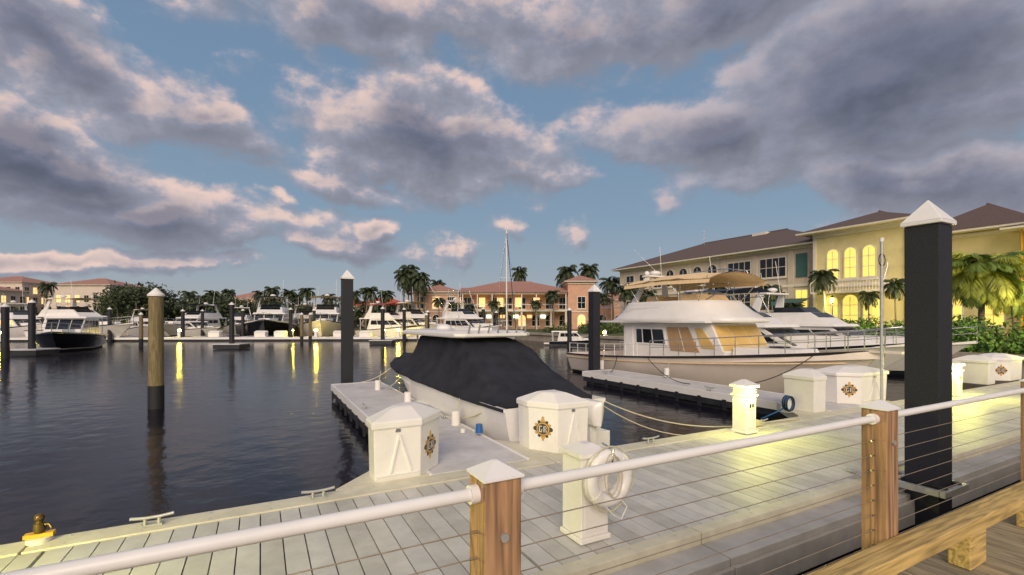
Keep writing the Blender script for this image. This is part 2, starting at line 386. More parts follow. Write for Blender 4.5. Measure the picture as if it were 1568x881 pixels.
corner_box([(4.00,6.93),(4.29,6.46),(4.92,6.46),(4.92,7.3),(4.00,7.3)],0,mol=[1])
corner_box([(13.3,6.9),(13.7,6.5),(15.0,6.5),(15.0,7.5),(13.3,7.5)],0,mol=[1])
corner_box([(11.5,6.46),(12.0,6.46),(12.25,6.75),(12.25,7.2),(11.5,7.2)],1,.75,mol=[])
corner_box([(21.6,6.46),(22.2,6.46),(22.6,6.8),(22.6,7.4),(21.6,7.4)],1,mol=[])
corner_box([(23.3,6.9),(23.7,6.5),(24.8,6.5),(24.8,7.5),(23.3,7.5)],0,mol=[])

# life ring station
def ring_station():
    e=empty('life_ring_station'); u,v=2.92,3.90; mb=MB(); h=.165
    mb.box(u-h-.02,u+h+.02,v-h-.02,v+h+.02,.51,.56,BOXW)
    mb.box(u-h,u+h,v-h,v+h,.562,1.34,BOXW); mb.rect(((u-h,v-h,.56),(u+h,v-h,.56),(u+h,v-h,1.36),(u-h,v-h,1.36)),.1,.9,.05,.5,BOXW,.006)
    mb.box(u-h-.025,u+h+.025,v-h-.025,v+h+.025,1.342,1.39,BOXW)
    c=h+.025; mb.loft([[(u-c,v-c,1.39),(u+c,v-c,1.39),(u+c,v+c,1.39),(u-c,v+c,1.39)],[(u-.05,v-.05,1.45),(u+.05,v-.05,1.45),(u+.05,v+.05,1.45),(u-.05,v+.05,1.45)]],BOXW)
    mb.obj('cabinet',parent=e,bevel=.008)
    mb=MB(); cu,cv,cz=u+.09,v-h-.09,1.15; R=.215; r=.072
    n=48
    P=[(cu+R*math.cos(2*math.pi*i/n),cv,cz+R*math.sin(2*math.pi*i/n)) for i in range(n+1)]
    mb.tube(P,r,WHITE,14,caps=False)
    for k in range(4):
        a0=math.pi/4+k*math.pi/2
        mb.tube([(cu+R*math.cos(a0+t*.08),cv,cz+R*math.sin(a0+t*.08)) for t in (-2,-1,0,1,2)],r+.005,BOXW,14)
        a1=a0+math.pi/2; m_=10
        mb.tube([(cu+(R+.07+.03*math.sin(math.pi*i/m_))*math.cos(a0+(a1-a0)*i/m_),cv-.02,cz-.01*math.sin(math.pi*i/m_)+(R+.07+.035*math.sin(math.pi*i/m_))*math.sin(a0+(a1-a0)*i/m_)) for i in range(m_+1)],.008,ROPE,6)
    for k in range(2):
        mb.tube([(cu-.02+.03*k+.09*math.cos(2*math.pi*i/20),cv-.08-.012*k,cz+.06-.03*k+.2*math.sin(2*math.pi*i/20)) for i in range(21)],.006,ROPE,6,caps=False)
    mb.tube([(cu+.1,cv-.05,cz-.2),(cu+.2,cv-.05,cz-.3),(cu+.13,cv-.04,cz-.42),(cu+.02,cv-.04,cz-.35),(cu-.1,cv-.05,cz-.22)],.007,WHITE,6)
    mb.box(cu-.02,cu+.02,v-h-.09,v-h+.003,cz+.2,cz+.24,STEEL)
    mb.tube([(cu,cv-.06,cz+R-.05),(cu,cv-.08,cz+R+.08),(cu,v-h,cz+R+.1)],.012,STEEL,8)
    mb.obj('life_ring',parent=e)
ring_station()

# lit power pedestals
def pedestal(u,v,lit=True,E=9):
    e=empty('power_pedestal'); mb=MB(); h=.15
    mb.box(u-h-.03,u+h+.03,v-h-.03,v+h+.03,.515,.56,BOXW)
    mb.box(u-h,u+h,v-h,v+h,.562,1.22,BOXW)
    q=((u-h,v-h,.56),(u+h,v-h,.56),(u+h,v-h,1.22),(u-h,v-h,1.22)); mb.rect(q,.15,.85,.1,.55,BOXW,.01); mb.rect(q,.2,.8,.62,.85,GEL,.012)
    mb.rect(q,.28,.46,.68,.80,RUB,.02); mb.rect(q,.54,.72,.68,.80,RUB,.02)
    mb.box(u-h-.03,u+h+.03,v-h-.03,v+h+.03,1.222,1.26,BOXW)
    c=h+.045
    mb.box(u-c,u+c,v-c,v+c,1.392,1.44,BOXW)
    mb.loft([[(u-c,v-c,1.44),(u+c,v-c,1.44),(u+c,v+c,1.44),(u-c,v+c,1.44)],[(u-.03,v-.03,1.54),(u+.03,v-.03,1.54),(u+.03,v+.03,1.54),(u-.03,v+.03,1.54)]],BOXW)
    mb.obj('housing',parent=e,bevel=.008)
    mb=MB(); mb.box(u-.13,u+.13,v-.13,v+.13,1.262,1.39,LAMPY); mb.obj('lens',parent=e)
    mb=MB()
    for z in (1.295,1.345): mb.box(u-h-.005,u+h+.005,v-h-.005,v+h+.005,z,z+.010,BOXW)
    mb.obj('louvres',parent=e)
    if lit:
        for du,dv in ((-.30,-.25),(.2,-.34)):
            l=bpy.data.lights.new('lamp','POINT'); l.energy=E; l.color=(.95,.92,.14); l.shadow_soft_size=.05
            o=bpy.data.objects.new('lamp',l); bpy.context.scene.collection.objects.link(o); o.location=(u+du,v+dv,1.32); o.parent=e
pedestal(8.33,6.0,E=34); pedestal(17.7,6.05,E=80); pedestal(27.5,6.0,E=50); pedestal(-3.3,5.0,E=230)

def cleat(u,v,rz=0,z=.518):
    mb=MB()
    mb.box(-.09,.09,-.035,.035,0,.02,ALU)
    for s_ in (-.06,.06): mb.cone(s_,0,.02,.075,.02,.015,ALU,8)
    mb.tube([(-.19,0,.10),(-.13,0,.092),(-.06,0,.085),(.06,0,.085),(.13,0,.092),(.19,0,.10)],.017,ALU,8)
    mb.obj('dock_cleat',(u,v,z),rz)
for u,v,rz in ((-1.02,6.22,0),(.62,6.22,0),(6.1,6.22,0),(9.2,6.22,0),(16,6.22,0),(2.25,12,1.57),(3.6,10,1.57),(3.6,15,1.57),(12.25,10,1.57),(13.5,13,1.57),(12.25,15,1.57)): cleat(u,v,rz)
mb=MB(); u,v=-1.93,6.3
mb.cone(u,v,.515,.56,.10,.10,BOXW); mb.box(u-.11,u+.11,v-.04,v+.04,.562,.60,YEL); mb.cone(u,v,.60,.63,.04,.04,BRASS); mb.cone(u,v,.63,.70,.05,.045,BRASS)
mb.cone(u,v,.70,.72,.03,.03,BRASS); mb.sph((u,v,.75),.042,BRASS); mb.tube([(u,v,.68),(u+.08,v-.02,.68),(u+.1,v-.03,.64)],.014,BRASS,8)
mb.obj('water_spigot')

# ------------------------------------------------------------------ covered boat
def covered_boat():
    e=empty('covered_powerboat',(5.15,7.75,0),math.radians(93.5)); mb=MB()
    L=9.2; Z0,Z1=1.06,1.44
    sh=hull(mb,L,2.6,Z0,Z1,GEL,GEL,.4,.16,.93,bul=.3)
    mb.box(-.45,.0,-.95,.95,.18,.50,GEL)
    mb.box(.15,.75,-1.0,1.0,.55,.98,GEL)
    mb.obj('hull',parent=e,bevel=.01)
    for y in (-.38,.38):
        mb=MB()
        mb.loft([[(x*.9-.5+dx,y+yy*w,z) for x,yy in ((-.25,-.6),(.15,-.8),(.28,0),(.15,.8),(-.25,.6),(-.36,0))] for z,w,dx in ((.72,.17,0),(.8,.22,0),(1.0,.24,-.02),(1.12,.2,-.03),(1.17,.1,-.02))],GEL,smooth=True)
        mb.box(-.62,-.38,y-.08,y+.08,-.2,.74,GEL); mb.obj('outboard_motor',parent=e,bevel=.02)
    st=[(.35,1.12,1.0,1.18),(1.2,1.42,.95,1.3),(2.2,1.95,.82,1.32),(3.1,2.22,.74,1.33),(4.3,2.24,.74,1.34),(5.6,2.22,.70,1.31),(6.4,1.85,.40,1.24),(7.3,1.62,.20,1.02),(8.2,1.54,.08,.64),(9.1,1.49,.02,.10)]
    def cat(t):
        t=min(max(t,0),len(st)-1.001); i=int(t); f=t-i; g=lambda k:st[min(max(k,0),len(st)-1)]
        return [.5*((2*b)+(-a+c)*f+(2*a-5*b+4*c-d)*f*f+(-a+3*b-3*c+d)*f**3) for a,b,c,d in zip(g(i-1),g(i),g(i+1),g(i+2))]
    rings=[]
    M=80
    for k in range(M+1):
        x,zt,w,hb=cat(k/M*(len(st)-1)); 
        tt=max(x,0)/L; zs=Z0+(Z1-Z0)*tt**1.6; hh=max(zt-zs,.04)
        nn=9
        half=[(hb*1.03,zs-.05),(hb*1.04,zs+.01)]
        for j in range(nn+1):
            f=j/nn; sag=.16*math.sin(math.pi*f)*hh
            half.append((hb*1.03+(w-hb*1.03)*f-sag*.4, zs+.02+hh*f-sag*.55))
        for j in range(1,6): half.append((w*(1-j/5), zs+.02+hh+.03*math.sin(j/5*math.pi/2)*hh))
        full=[(x,-y,z) for y,z in half]+[(x,y,z) for y,z in reversed(half[:-1])]
        o=[]
        for p in full:
            q=Vector(p); w1=noise.noise(Vector((q.x*1.1,q.y*1.5,q.z*.5)))*.07+noise.noise(Vector((q.x*4+q.z*2,q.y*1.5,q.z*1.2)))*.04+noise.noise(Vector((q.x*9-q.z*5,q.y*2,q.z*2)))*.016
            o.append((q.x,q.y+(w1 if q.y>0 else -w1)*min(1,hb),q.z+w1*.4-.05*max(0,noise.noise(Vector((q.x*.8,3,0))))*(1 if p[2]<zs else 0)))
        rings.append(o)
    mb=MB(); mb.loft(rings,BLKC,True,False,True); mb.obj('canvas_cover',parent=e)
    mb=MB()
    P=lambda z,k:[(4.55+x*2.15*k,y*1.05*k,z) for x,y in ((-1,-.8),(-.92,-1),(.8,-1),(1,-.6),(1,.6),(.8,1),(-.92,1),(-1,.8))]
    mb.loft([P(2.28,.98),P(2.31,1),P(2.37,1),P(2.43,.9)],GEL)
    for k in range(7): mb.tube([(2.45,-.8+k*.26,2.33),(2.33,-.8+k*.26,2.58)],.022,ALU,8)
    for x,y in ((3.3,-.7),(3.3,.7),(6.2,-.6),(6.2,.6)): mb.tube([(x,y,1.6),(x,y,2.3)],.025,ALU)
    mb.sph((5.6,0,2.46),.24,GEL,sq=(1,1,.5)); mb.box(3.2,4.2,-.3,.3,2.43,2.50,GEL)
    mb.obj('hardtop',parent=e,bevel=.01)
    mb=MB()
    for x in (1.6,4.6,7.4):
        mb.tube([(x,1.36,1.1),(x,1.42,.8)],.01,ROPE,6); mb.cone(x,1.46,.42,.8,.09,.09,GEL)
    mb.obj('fender',parent=e)
covered_boat()
mb=MB()
mb.rope((6.4,8.0,1.0),(9.2,6.22,.56),.28,.014,ROPE); mb.rope((6.3,8.1,1.0),(9.1,6.25,.56),.5,.012,ROPE)
mb.rope((9.2,6.22,.56),(10.4,6.15,.53),.0,.014,ROPE)
mb.tube([(8.95+.16*math.cos(t*.5)*(1-.006*t),6.2+.12*math.sin(t*.5),.55+.002*t) for t in range(50)],.012,ROPE,6)
mb.rope((4.0,14.6,1.2),(3.6,15,.6),.1,.013,ROPE); mb.rope((4.2,16.2,1.3),(3.0,16.7,.56),.15,.013,ROPE)
mb.rope((3.95,8.3,1.0),(3.6,10,.6),.15,.013,ROPE)
mb.obj('dock_line')
mb=MB()
mb.cone(3.66,8.2,.56,.72,.075,.06,BLUE); mb.cone(3.45,8.5,.515,.60,.05,.05,WHITE)
mb.obj('blue_bucket')
mb=MB(); cx,cy=11.0,6.75
for k in range(5): mb.tube([(cx-.1+.15*math.cos(t/3.)+.02*k,cy-.1+.04*k,.74+.17*math.sin(t/3.)) for t in range(20)],.014,BLUE if k%2 else RUB,6)
mb.tube([(cx,cy,.7),(cx-.2,cy+.1,.56),(cx-.3,cy+.5,.3)],.016,BLUE)
mb.box(cx-.08,cx+.1,cy-.02,cy+.14,.516,.85,BOXW)
mb.obj('hose_coil')

# ------------------------------------------------------------------ trawler
def trawler():
    e=empty('trawler_yacht',(16.0,20.4,0),math.radians(-90)); mb=MB()
    L=13.4; sh=hull(mb,L,4.2,1.0,1.82,CREAM,CREAM,.7,.12,.9,bul=.25,full=2.9)
    for sg in (-1,1):
        mb.tube([(x,sg*(w*1.0+.03),z*.80) for x,w,z in sh[:-1]],.028,TANC,6)
    mb.obj('hull',parent=e,bevel=.01)
    mb=MB(); f=frustum(mb,(3.9,9.35,1.5,1.42,1.0),(3.9,8.45,1.45,1.30,2.56),GEL)
    for q,inv in ((f['stb'],False),(f['prt'],True)):
        def R(a,b,c,d,m,o): 
            if inv: a,b=1-b,1-a
            mb.rect(q,a,b,c,d,m,o)
        R(.15,.50,.42,.88,WHITE,.018)
        R(.165,.235,.46,.84,GLASS,.026); R(.245,.35,.46,.84,GLASS,.026); R(.36,.485,.46,.84,GLASS,.026)
        pa=[(.53,.30),(.80,.30),(.76,.90),(.53,.90)]
        if inv: pa=[(1-a,b) for a,b in reversed(pa)]
        mb.patch(q,pa,TANW,.022)
        R(.66,.668,.30,.90,GEL,.028)
        pa=[(.83,.40),(.955,.40),(.90,.88),(.83,.88)]
        if inv: pa=[(1-a,b) for a,b in reversed(pa)]
        mb.patch(q,pa,AMBW,.022)
        R(.02,.12,.05,.9,WHITE,.015)
    q=f['fwd']
    for a,b in ((.03,.33),(.35,.65),(.67,.97)): mb.rect(q,a,b,.36,.94,AMBW,.03)
    mb.rect(q,.0,1,.30,.36,WHITE,.04)
    mb.box(2.2,8.6,-1.78,1.78,2.575,2.66,GEL)
    mb.obj('deckhouse',parent=e,bevel=.03)
    # moulded flybridge: rounded plan rings
    mb=MB()
    def plan(x0,x1,hw,z,n=28):
        cx=(x0+x1)/2; a=(x1-x0)/2; out=[]
        for i in range(n):
            t=2*math.pi*i/n; c,s=math.cos(t),math.sin(t)
            ex=.45 if c<0 else .75
            out.append((cx+a*math.copysign(abs(c)**ex,c), hw*math.copysign(abs(s)**.6,s), z))
        return out
    mb.loft([plan(2.7,9.35,1.80,2.60),plan(2.65,9.45,1.84,2.68),plan(2.9,9.2,1.78,2.80),plan(3.3,8.75,1.66,3.05),plan(3.55,8.35,1.58,3.35),plan(3.62,8.25,1.55,3.46),plan(3.75,8.1,1.46,3.47),plan(3.8,8.0,1.42,3.30)],GEL,smooth=True)
    for sg in (-1,1): mb.box(4.3,6.2,sg*1.60-.02,sg*1.60+.02,2.98,3.22,GEL)
    frustum(mb,(6.8,7.7,1.05,.95,3.30),(6.7,7.4,1.0,.85,3.72),TANC)
    frustum(mb,(4.4,5.2,.7,.7,3.30),(4.5,5.1,.6,.6,3.74),TANC)
    mb.tube([(7.9,-.9,3.47),(8.0,-.5,3.68),(8.05,0,3.72),(8.0,.5,3.68),(7.9,.9,3.47)],.03,STEEL,6)
    mb.obj('flybridge',parent=e)
    mb=MB(); rings=[]
    for i in range(13):
        x=4.1+i*.38; rings.append([(x,y,4.28+.28*(1-(y/1.55)**2)+.06*math.sin(i/12*math.pi)-.10*abs(i-6)/6*0.6+(.035 if i%4==0 else 0)) for y in [-1.6+.2*k for k in range(17)]])
    mb.loft(rings,TANC,False,False,True)
    mb.loft([[(p[0],p[1],p[2]-.03) for p in r] for r in rings],TANC,False,False,True)
    for sg in (-1,1):
        mb.loft([[(4.1+i*.38,sg*1.6,4.28-.1*abs(i-6)/6*.6-.02),(4.1+i*.38,sg*1.66,4.28-.1*abs(i-6)/6*.6-.16)] for i in range(13)],TANC,False,False,True)
    mb.obj('bimini_top',parent=e)
    mb=MB()
    for sg in (-1,1):
        for x0,x1 in ((4.6,4.2),(5.8,5.5),(6.9,7.2),(7.8,8.5)): mb.tube([(x0,sg*1.2,3.4),(x1,sg*1.55,4.32)],.018,STEEL)
        mb.tube([(5.8,sg*1.3,3.5),(4.3,sg*1.55,4.28)],.015,STEEL)
    for sg in (-1,1): mb.loft([[(3.6+dx,sg*1.3+dy,2.66) for dx,dy in ((0,-.06),(.4,-.06),(.4,.06),(0,.06))],[(4.3+dx,sg*.5+dy,4.65) for dx,dy in ((0,-.05),(.22,-.05),(.22,.05),(0,.05))]],GEL)
    mb.box(4.15,4.6,-.6,.6,4.65,4.72,GEL); mb.sph((4.35,0,4.84),.26,GEL,sq=(1,1,.45)); mb.sph((4.35,-.5,4.80),.12,GEL); mb.tube([(4.35,.4,4.7),(4.25,.4,6.1)],.010,WHITE)
    mb.obj('radar_arch',parent=e)
    mb=MB(); rail(mb,sh,8,18,.62,.018,STEEL); rail(mb,sh,0,7,.5,.016,WHITE)
    mb.box(13.0,13.9,-.22,.22,1.74,1.80,CREAM)
    mb.tube([(13.0,-.25,2.4),(13.9,-.2,2.5),(13.9,.2,2.5),(13.0,.25,2.4)],.018,STEEL)
    for sg in (-1,1): mb.tube([(2.3,sg*1.7,2.66),(2.3,sg*1.7,3.3),(3.6,sg*1.6,3.4)],.016,STEEL); 
    mb.tube([(2.3,-1.7,3.3),(2.3,1.7,3.3)],.016,STEEL)
    for sg in (-1,1): mb.tube([(2.35,sg*1.65,.9),(2.35,sg*1.65,2.6)],.03,WHITE)
    mb.obj('rails',parent=e)
    mb=MB(); frustum(mb,(9.2,11.4,1.15,.7,1.25),(9.2,11.2,1.05,.6,1.72),GEL); mb.box(10,10.5,-.25,.25,1.722,1.77,GLASS)
    mb.obj('trunk_cabin',parent=e,bevel=.05)
    mb=MB()
    for x in (3.3,7.2): mb.tube([(x,-2.12,1.1),(x,-2.2,.85)],.01,ROPE); mb.cone(x,-2.24,.45,.85,.1,.1,GEL)
    mb.obj('fender',parent=e)
    mb=MB(); mb.rope((12.0,-1.1,1.6),(10.4,-2.45,.6),.2,.014,RUB); mb.rope((6,-2.1,1.2),(9.5,-3.6,.6),.25,.014,RUB); mb.rope((4.2,-2.1,1.15),(5.5,-3.6,.6),.2,.014,RUB)
    mb.obj('mooring_line',parent=e)
trawler()

# ------------------------------------------------------------------ generic yachts
def yacht(name, loc, rz, L=12, B=4, hullm=GEL, sup=GEL, fly=True, tower=False, bim=None, z0=1.1, z1=1.9, win=GLASS, canvas=None, lit=False, k=1.0):
    e=empty(name,(loc[0],loc[1],0),rz); e.scale=(k,k,k); mb=MB()
    sh=hull(mb,L,B,z0,z1,hullm,sup,.5,.2,.92,stripe=(WHITE if hullm!=GEL else NAVY),full=2.4)
    mb.box(-.8,0,-B*.42,B*.42,.25,.42,sup); mb.obj('hull',parent=e)
    mb=MB(); h=B/2; zb=z0-.1; zt=z0+1.35
    f=frustum(mb,(L*.16,L*.74,h*.80,h*.50,zb),(L*.2,L*.53,h*.74,h*.56,zt),sup)
    mb.rect(f['stb'],.08,.93,.52,.88,win,.02); mb.rect(f['prt'],.07,.92,.52,.88,win,.02)
    for j in range(3): mb.rect(f['fwd'],.03+j*.32,.33+j*.32,.45,.93,GLASS,.03)
    mb.rect(f['aft'],.1,.9,.2,.85,WARM if lit else win,.02)
    for t in (.3,.5,.7): mb.rect(f['stb'],t-.008,t+.008,.50,.9,sup,.03); mb.rect(f['prt'],t-.008,t+.008,.50,.9,sup,.03)
    frustum(mb,(L*.04,L*.56,h*.82,h*.62,zt+.003),(L*.05,L*.55,h*.80,h*.58,zt+.14),sup)
    frustum(mb,(L*.60,L*.88,h*.45,h*.18,z0+.2),(L*.60,L*.82,h*.38,h*.12,z1+.1),sup)
    for sg in (-1,1): mb.tube([(L*.06,sg*h*.78,zb),(L*.06,sg*h*.78,zt)],.04,sup)
    mb.obj('cabin',parent=e,bevel=.05)
    top=zt+.14
    if fly:
        mb=MB(); f=frustum(mb,(L*.10,L*.52,h*.70,h*.50,top),(L*.14,L*.43,h*.66,h*.44,top+.62),sup)
        mb.rect(f['fwd'],.08,.92,.55,.97,GLASS,.02); top2=top+.62
        frustum(mb,(L*.26,L*.41,h*.5,h*.40,top2),(L*.26,L*.38,h*.48,h*.38,top2+.3),GLASS)
        for sg in (-1,1): mb.loft([[(L*.12+dx,sg*h*.66+dy,top) for dx,dy in ((0,-.06),(.7,-.06),(.7,.06),(0,.06))],[(L*.18+dx,sg*h*.5+dy,top2+1.1) for dx,dy in ((0,-.05),(.35,-.05),(.35,.05),(0,.05))]],sup)
        mb.box(L*.17,L*.23,-h*.55,h*.55,top2+1.1,top2+1.2,sup); mb.sph((L*.2,0,top2+1.38),.28,sup,sq=(1,1,.5))
        mb.tube([(L*.2,h*.4,top2+1.2),(L*.17,h*.42,top2+3.2)],.018,WHITE,6); mb.tube([(L*.2,-h*.4,top2+1.2),(L*.18,-h*.4,top2+2.4)],.014,WHITE,6)
        if bim:
            rings=[[(L*.16+i*L*.035,y*h*.68,top2+1.02+.18*(1-y*y)) for y in (-1,-.6,-.2,.2,.6,1)] for i in range(9)]
            mb.loft(rings,bim,False,False,True)
            for sg in (-1,1):
                for x in (.17,.30,.43): mb.tube([(L*x,sg*h*.6,top2),(L*x,sg*h*.66,top2+1.02)],.016,STEEL,6)
        mb.obj('flybridge',parent=e,bevel=.04)
    if tower:
        mb=MB(); a=top+.5
        for sg in (-1,1):
            for x0,x1 in ((.12,.2),(.45,.36)): mb.tube([(L*x0,sg*h*.75,a-.6),(L*x1,sg*h*.38,a+2.3)],.03,STEEL,8)
            mb.tube([(L*.12,sg*h*.75,a-.6),(L*.36,sg*h*.38,a+2.3)],.02,STEEL,6)
            mb.tube([(L*.17,sg*h*.56,a+.9),(L*.42,sg*h*.56,a+.9)],.022,STEEL,6)
            mb.tube([(L*.3,sg*h*.7,a-.3),(L*.05,sg*h*1.6,a+3.6)],.012,STEEL,6,r1=.005)
        for y in (-.38,.38): mb.tube([(L*.2,y*h,a+2.3),(L*.36,y*h,a+2.3)],.025,STEEL)
        for x in (.2,.36): mb.tube([(L*x,-.38*h,a+2.3),(L*x,.38*h,a+2.3)],.025,STEEL)
        mb.obj('tower',parent=e)
    mb=MB(); rail(mb,sh,8,18,.6,.016,STEEL,2)
    if canvas: mb.box(-.1,L*.16,-h*.78,h*.78,zt-.1,zt,canvas)
    mb.obj('rails',parent=e)
    return e
def Y(name,m,d,heading,**k): u,v=site(m,d); return yacht(name,(u,v),heading,**k)
D=math.radians
TV=D(-118)
yacht('sportfishing_boat',(21.6,20.5),D(-90),L=12.5,B=4.2,fly=True,tower=True,bim=NAVC,z0=1.0,z1=1.9)
yacht('motor_yacht',(27.2,20.0),D(-90),L=11.5,B=3.9,fly=True,bim=None,z0=1.0,z1=1.8)
Y('cabin_cruiser',122,47,TV+D(34),L=9.5,B=3.9,hullm=NAVY,fly=False,z0=1.05,z1=1.5,k=1.18)
Y('motor_yacht',72,62,TV+D(75),L=12,B=4.2,lit=True,bim=TANC,win=WARM,k=1.25)
Y('motor_yacht',10,68,TV+D(60),L=13,B=4.2,lit=True,win=WARM,k=1.15)
Y('motor_yacht',215,80,TV+D(45),L=12,B=4.2,bim=TANC,k=1.0)
Y('motor_yacht',268,76,TV+D(60),L=13,B=4.2,fly=False,z0=1.0,z1=1.7)
Y('motor_yacht',330,84,TV+D(8),L=14,B=4.6,bim=NAVC,k=1.2)
Y('motor_yacht',421,78,TV+D(22),L=12,B=5.0,z0=1.2,z1=2.0,bim=NAVC,hullm=NAVY,k=1.4)
Y('motor_yacht',465,86,TV+D(28),L=12,B=4.4,bim=TANC,k=1.2)
Y('motor_yacht',503,79,TV+D(18),L=12,B=4.6,lit=True,bim=TANC,k=1.45)
Y('motor_yacht',560,70,TV+D(60),L=11,B=3.8,bim=REDC,k=1.15)
Y('motor_yacht',612,72,TV+D(35),L=12,B=4.0,bim=TANC,k=1.2)
Y('motor_yacht',682,60,TV+D(40),L=10,B=3.6,fly=True,tower=True,k=1.15)
Y('motor_yacht',372,84,TV+D(25),L=12,B=4.2,fly=True,bim=None,k=1.1)
Y('center_console_boat',842,50,TV+D(80),L=7.5,B=2.5,fly=False,z0=.7,z1=1.0,hullm=NAVY,k=.7)

u,v=site(757,64); e=empty('sailboat',(u,v,0),TV+D(20)); mb=MB()
sh=hull(mb,8.5,2.6,.8,1.05,GEL,GEL); frustum(mb,(3,6.2,.8,.5,.8),(3.1,5.8,.7,.45,1.3),GEL); mb.obj('hull',parent=e)
mb=MB(); mb.tube([(5,0,1),(5,0,13.9)],.09,WHITE); mb.tube([(5,0,2.6),(1,0,2.5)],.07,WHITE); mb.tube([(5,0,13.7),(8.4,0,1.2)],.05,NAVC); mb.tube([(5,0,13.7),(0,0,1.)],.015,STEEL)
for sg in (-1,1): mb.tube([(5,0,13.5),(5,sg*.9,8),(5,sg*1.2,1)],.015,STEEL); mb.tube([(5,0,8),(5,sg*.9,8)],.025,WHITE)
mb.obj('mast_and_rigging',parent=e)

# ------------------------------------------------------------------ far docks, piles, pedestals
def strip(m0,d0,m1,d1,w,name='far_dock'):
    a=Vector(site(m0,d0)); b=Vector(site(m1,d1)); d=(b-a); l=d.length; mb=MB()
    x=0
    while x<l: mb.box(x,min(x+5.95,l),-w/2,w/2,.30,.5,CONC); x+=6
    mb.box(0,l,-w/2+.1,w/2-.1,-.2,.29,FLOAT)
    mb.box(0,l,-w/2-.05,-w/2-.002,.25,.46,WHITE)
    return mb.obj(name,(a.x,a.y,0),math.atan2(d.y,d.x))
strip(-160,58,655,62,2.4)
for m,d in ((300,62.3),(372,62),(470,62),(538,62.),(585,62.),(655,63),(150,60),(30,60)):
    a=Vector(site(m,d)); mb=MB(); mb.box(0,9,-.6,.6,.3,.5,CONC); mb.box(0,9,-.65,-.601,.25,.48,WHITE); mb.obj('far_finger_pier',(a.x,a.y,0),math.atan2(C28,S28))
def farp(m,d,top,matl=BLK,r=.22): rnd_pile(m,d,top,r,.8,'dock_piling' if matl is BLK else 'timber_piling',matl)
for m,d,t in ((8,33,3.6),(49,36,4.0),(355,44,4.1),(586,52,3.9),(445,60,4),(280,60,3.8),(619,60,4),(655,56,3.6),(372,66,4),(481,66,4),(540,66,4),(740,58,4),(760,60,3.6),(872,45,3.6),(700,66,3.8),(310,70,4),(168,58,4),(110,60,4)): farp(m,d,t)
for m,d,t in ((216,47,3.2),(462,55,3.3),(653,50,3.2),(475,56,3.3)): farp(m,d,t,PILEW,.18)
for m,d in ((49,36),(355,44),(586,52)):
    u,v=site(m,d); mb=MB(); mb.box(-1.2,1.2,-.9,.9,.02,.42,FLOAT); mb.box(-1.25,1.25,-.95,.95,.422,.5,CONC); mb.obj('pile_float',(u,v,0),D(28)*-1)
def far_ped(m,d):
    u,v=site(m,d); mb=MB(); mb.box(-.17,.17,-.17,.17,.5,1.3,BOXW); mb.box(-.13,.13,-.13,.13,1.302,1.46,LAMPF); mb.box(-.2,.2,-.2,.2,1.462,1.52,BOXW)
    mb.loft([[(-.2,-.2,1.52),(.2,-.2,1.52),(.2,.2,1.52),(-.2,.2,1.52)],[(-.02,-.02,1.66),(.02,-.02,1.66),(.02,.02,1.66),(-.02,.02,1.66)]],BOXW)
    mb.obj('dock_pedestal',(u,v,0),D(-28))
for m,d in ((4,48),(275,60.6),(447,60.6),(484,60.8),(588,61),(610,61.2),(926,50)): far_ped(m,d)
for m in (330,400,430,520,560): 
    u,v=site(m,61.3); mb=MB(); mb.box(-.7,.7,-.4,.4,.5,1.1,BOXW); mb.loft([[(-.75,-.45,1.1),(.75,-.45,1.1),(.75,.45,1.1),(-.75,.45,1.1)],[(-.6,-.1,1.3),(.6,-.1,1.3),(.6,.3,1.3),(-.6,.3,1.3)]],BOXW); mb.obj('dock_box',(u,v,0),D(-28))

u,v=site(1350,12.2); mb=MB()
mb.cone(u,v,.5,.56,.12,.12,ALU); mb.tube([(u,v,.5),(u,v,4.75)],.035,ALU,10); mb.tube([(u,v,3.6),(u+.3,v,4.1),(u+.3,v,4.3)],.012,STEEL)
mb.cone(u,v,4.72,4.82,.05,.05,WHITE); mb.tube([(u+.02+.16*math.cos(t/3),v,4.25+.16*math.sin(t/3)) for t in range(20)],.012,RUB)
mb.obj('dock_pole')

# ------------------------------------------------------------------ buildings
def hip(mb,x0,x1,y0,y1,z,h,m,ov=1.0):
    x0-=ov;x1+=ov;y0-=ov;y1+=ov; w=min(x1-x0,y1-y0)/2
    if (x1-x0)<(y1-y0): a=((x0+x1)/2,y0+w,z+h); b=((x0+x1)/2,y1-w,z+h); fs=[(0,1,4),(1,2,5,4),(2,3,5),(3,0,4,5)]
    else: a=(x0+w,(y0+y1)/2,z+h); b=(x1-w,(y0+y1)/2,z+h); fs=[(3,0,4),(0,1,5,4),(1,2,5),(2,3,4,5)]
    mb.add([(x0,y0,z),(x1,y0,z),(x1,y1,z),(x0,y1,z),a,b],fs,m)
    mb.box(x0+.02,x1-.02,y0+.02,y1-.02,z-.16,z-.004,TRIM)
    if (Vector(a)-Vector(b)).length>.2: mb.tube([a,b],.12,m,6)
def arch(s0,s1,t0,t1,asp,n=10):
    r=(s1-s0)/2; rt=r*asp; c=(s0+s1)/2
    return [(s0,t0),(s1,t0)]+[(c+r*math.cos(math.pi*i/n), t1-rt+rt*math.sin(math.pi*i/n)) for i in range(n+1)]
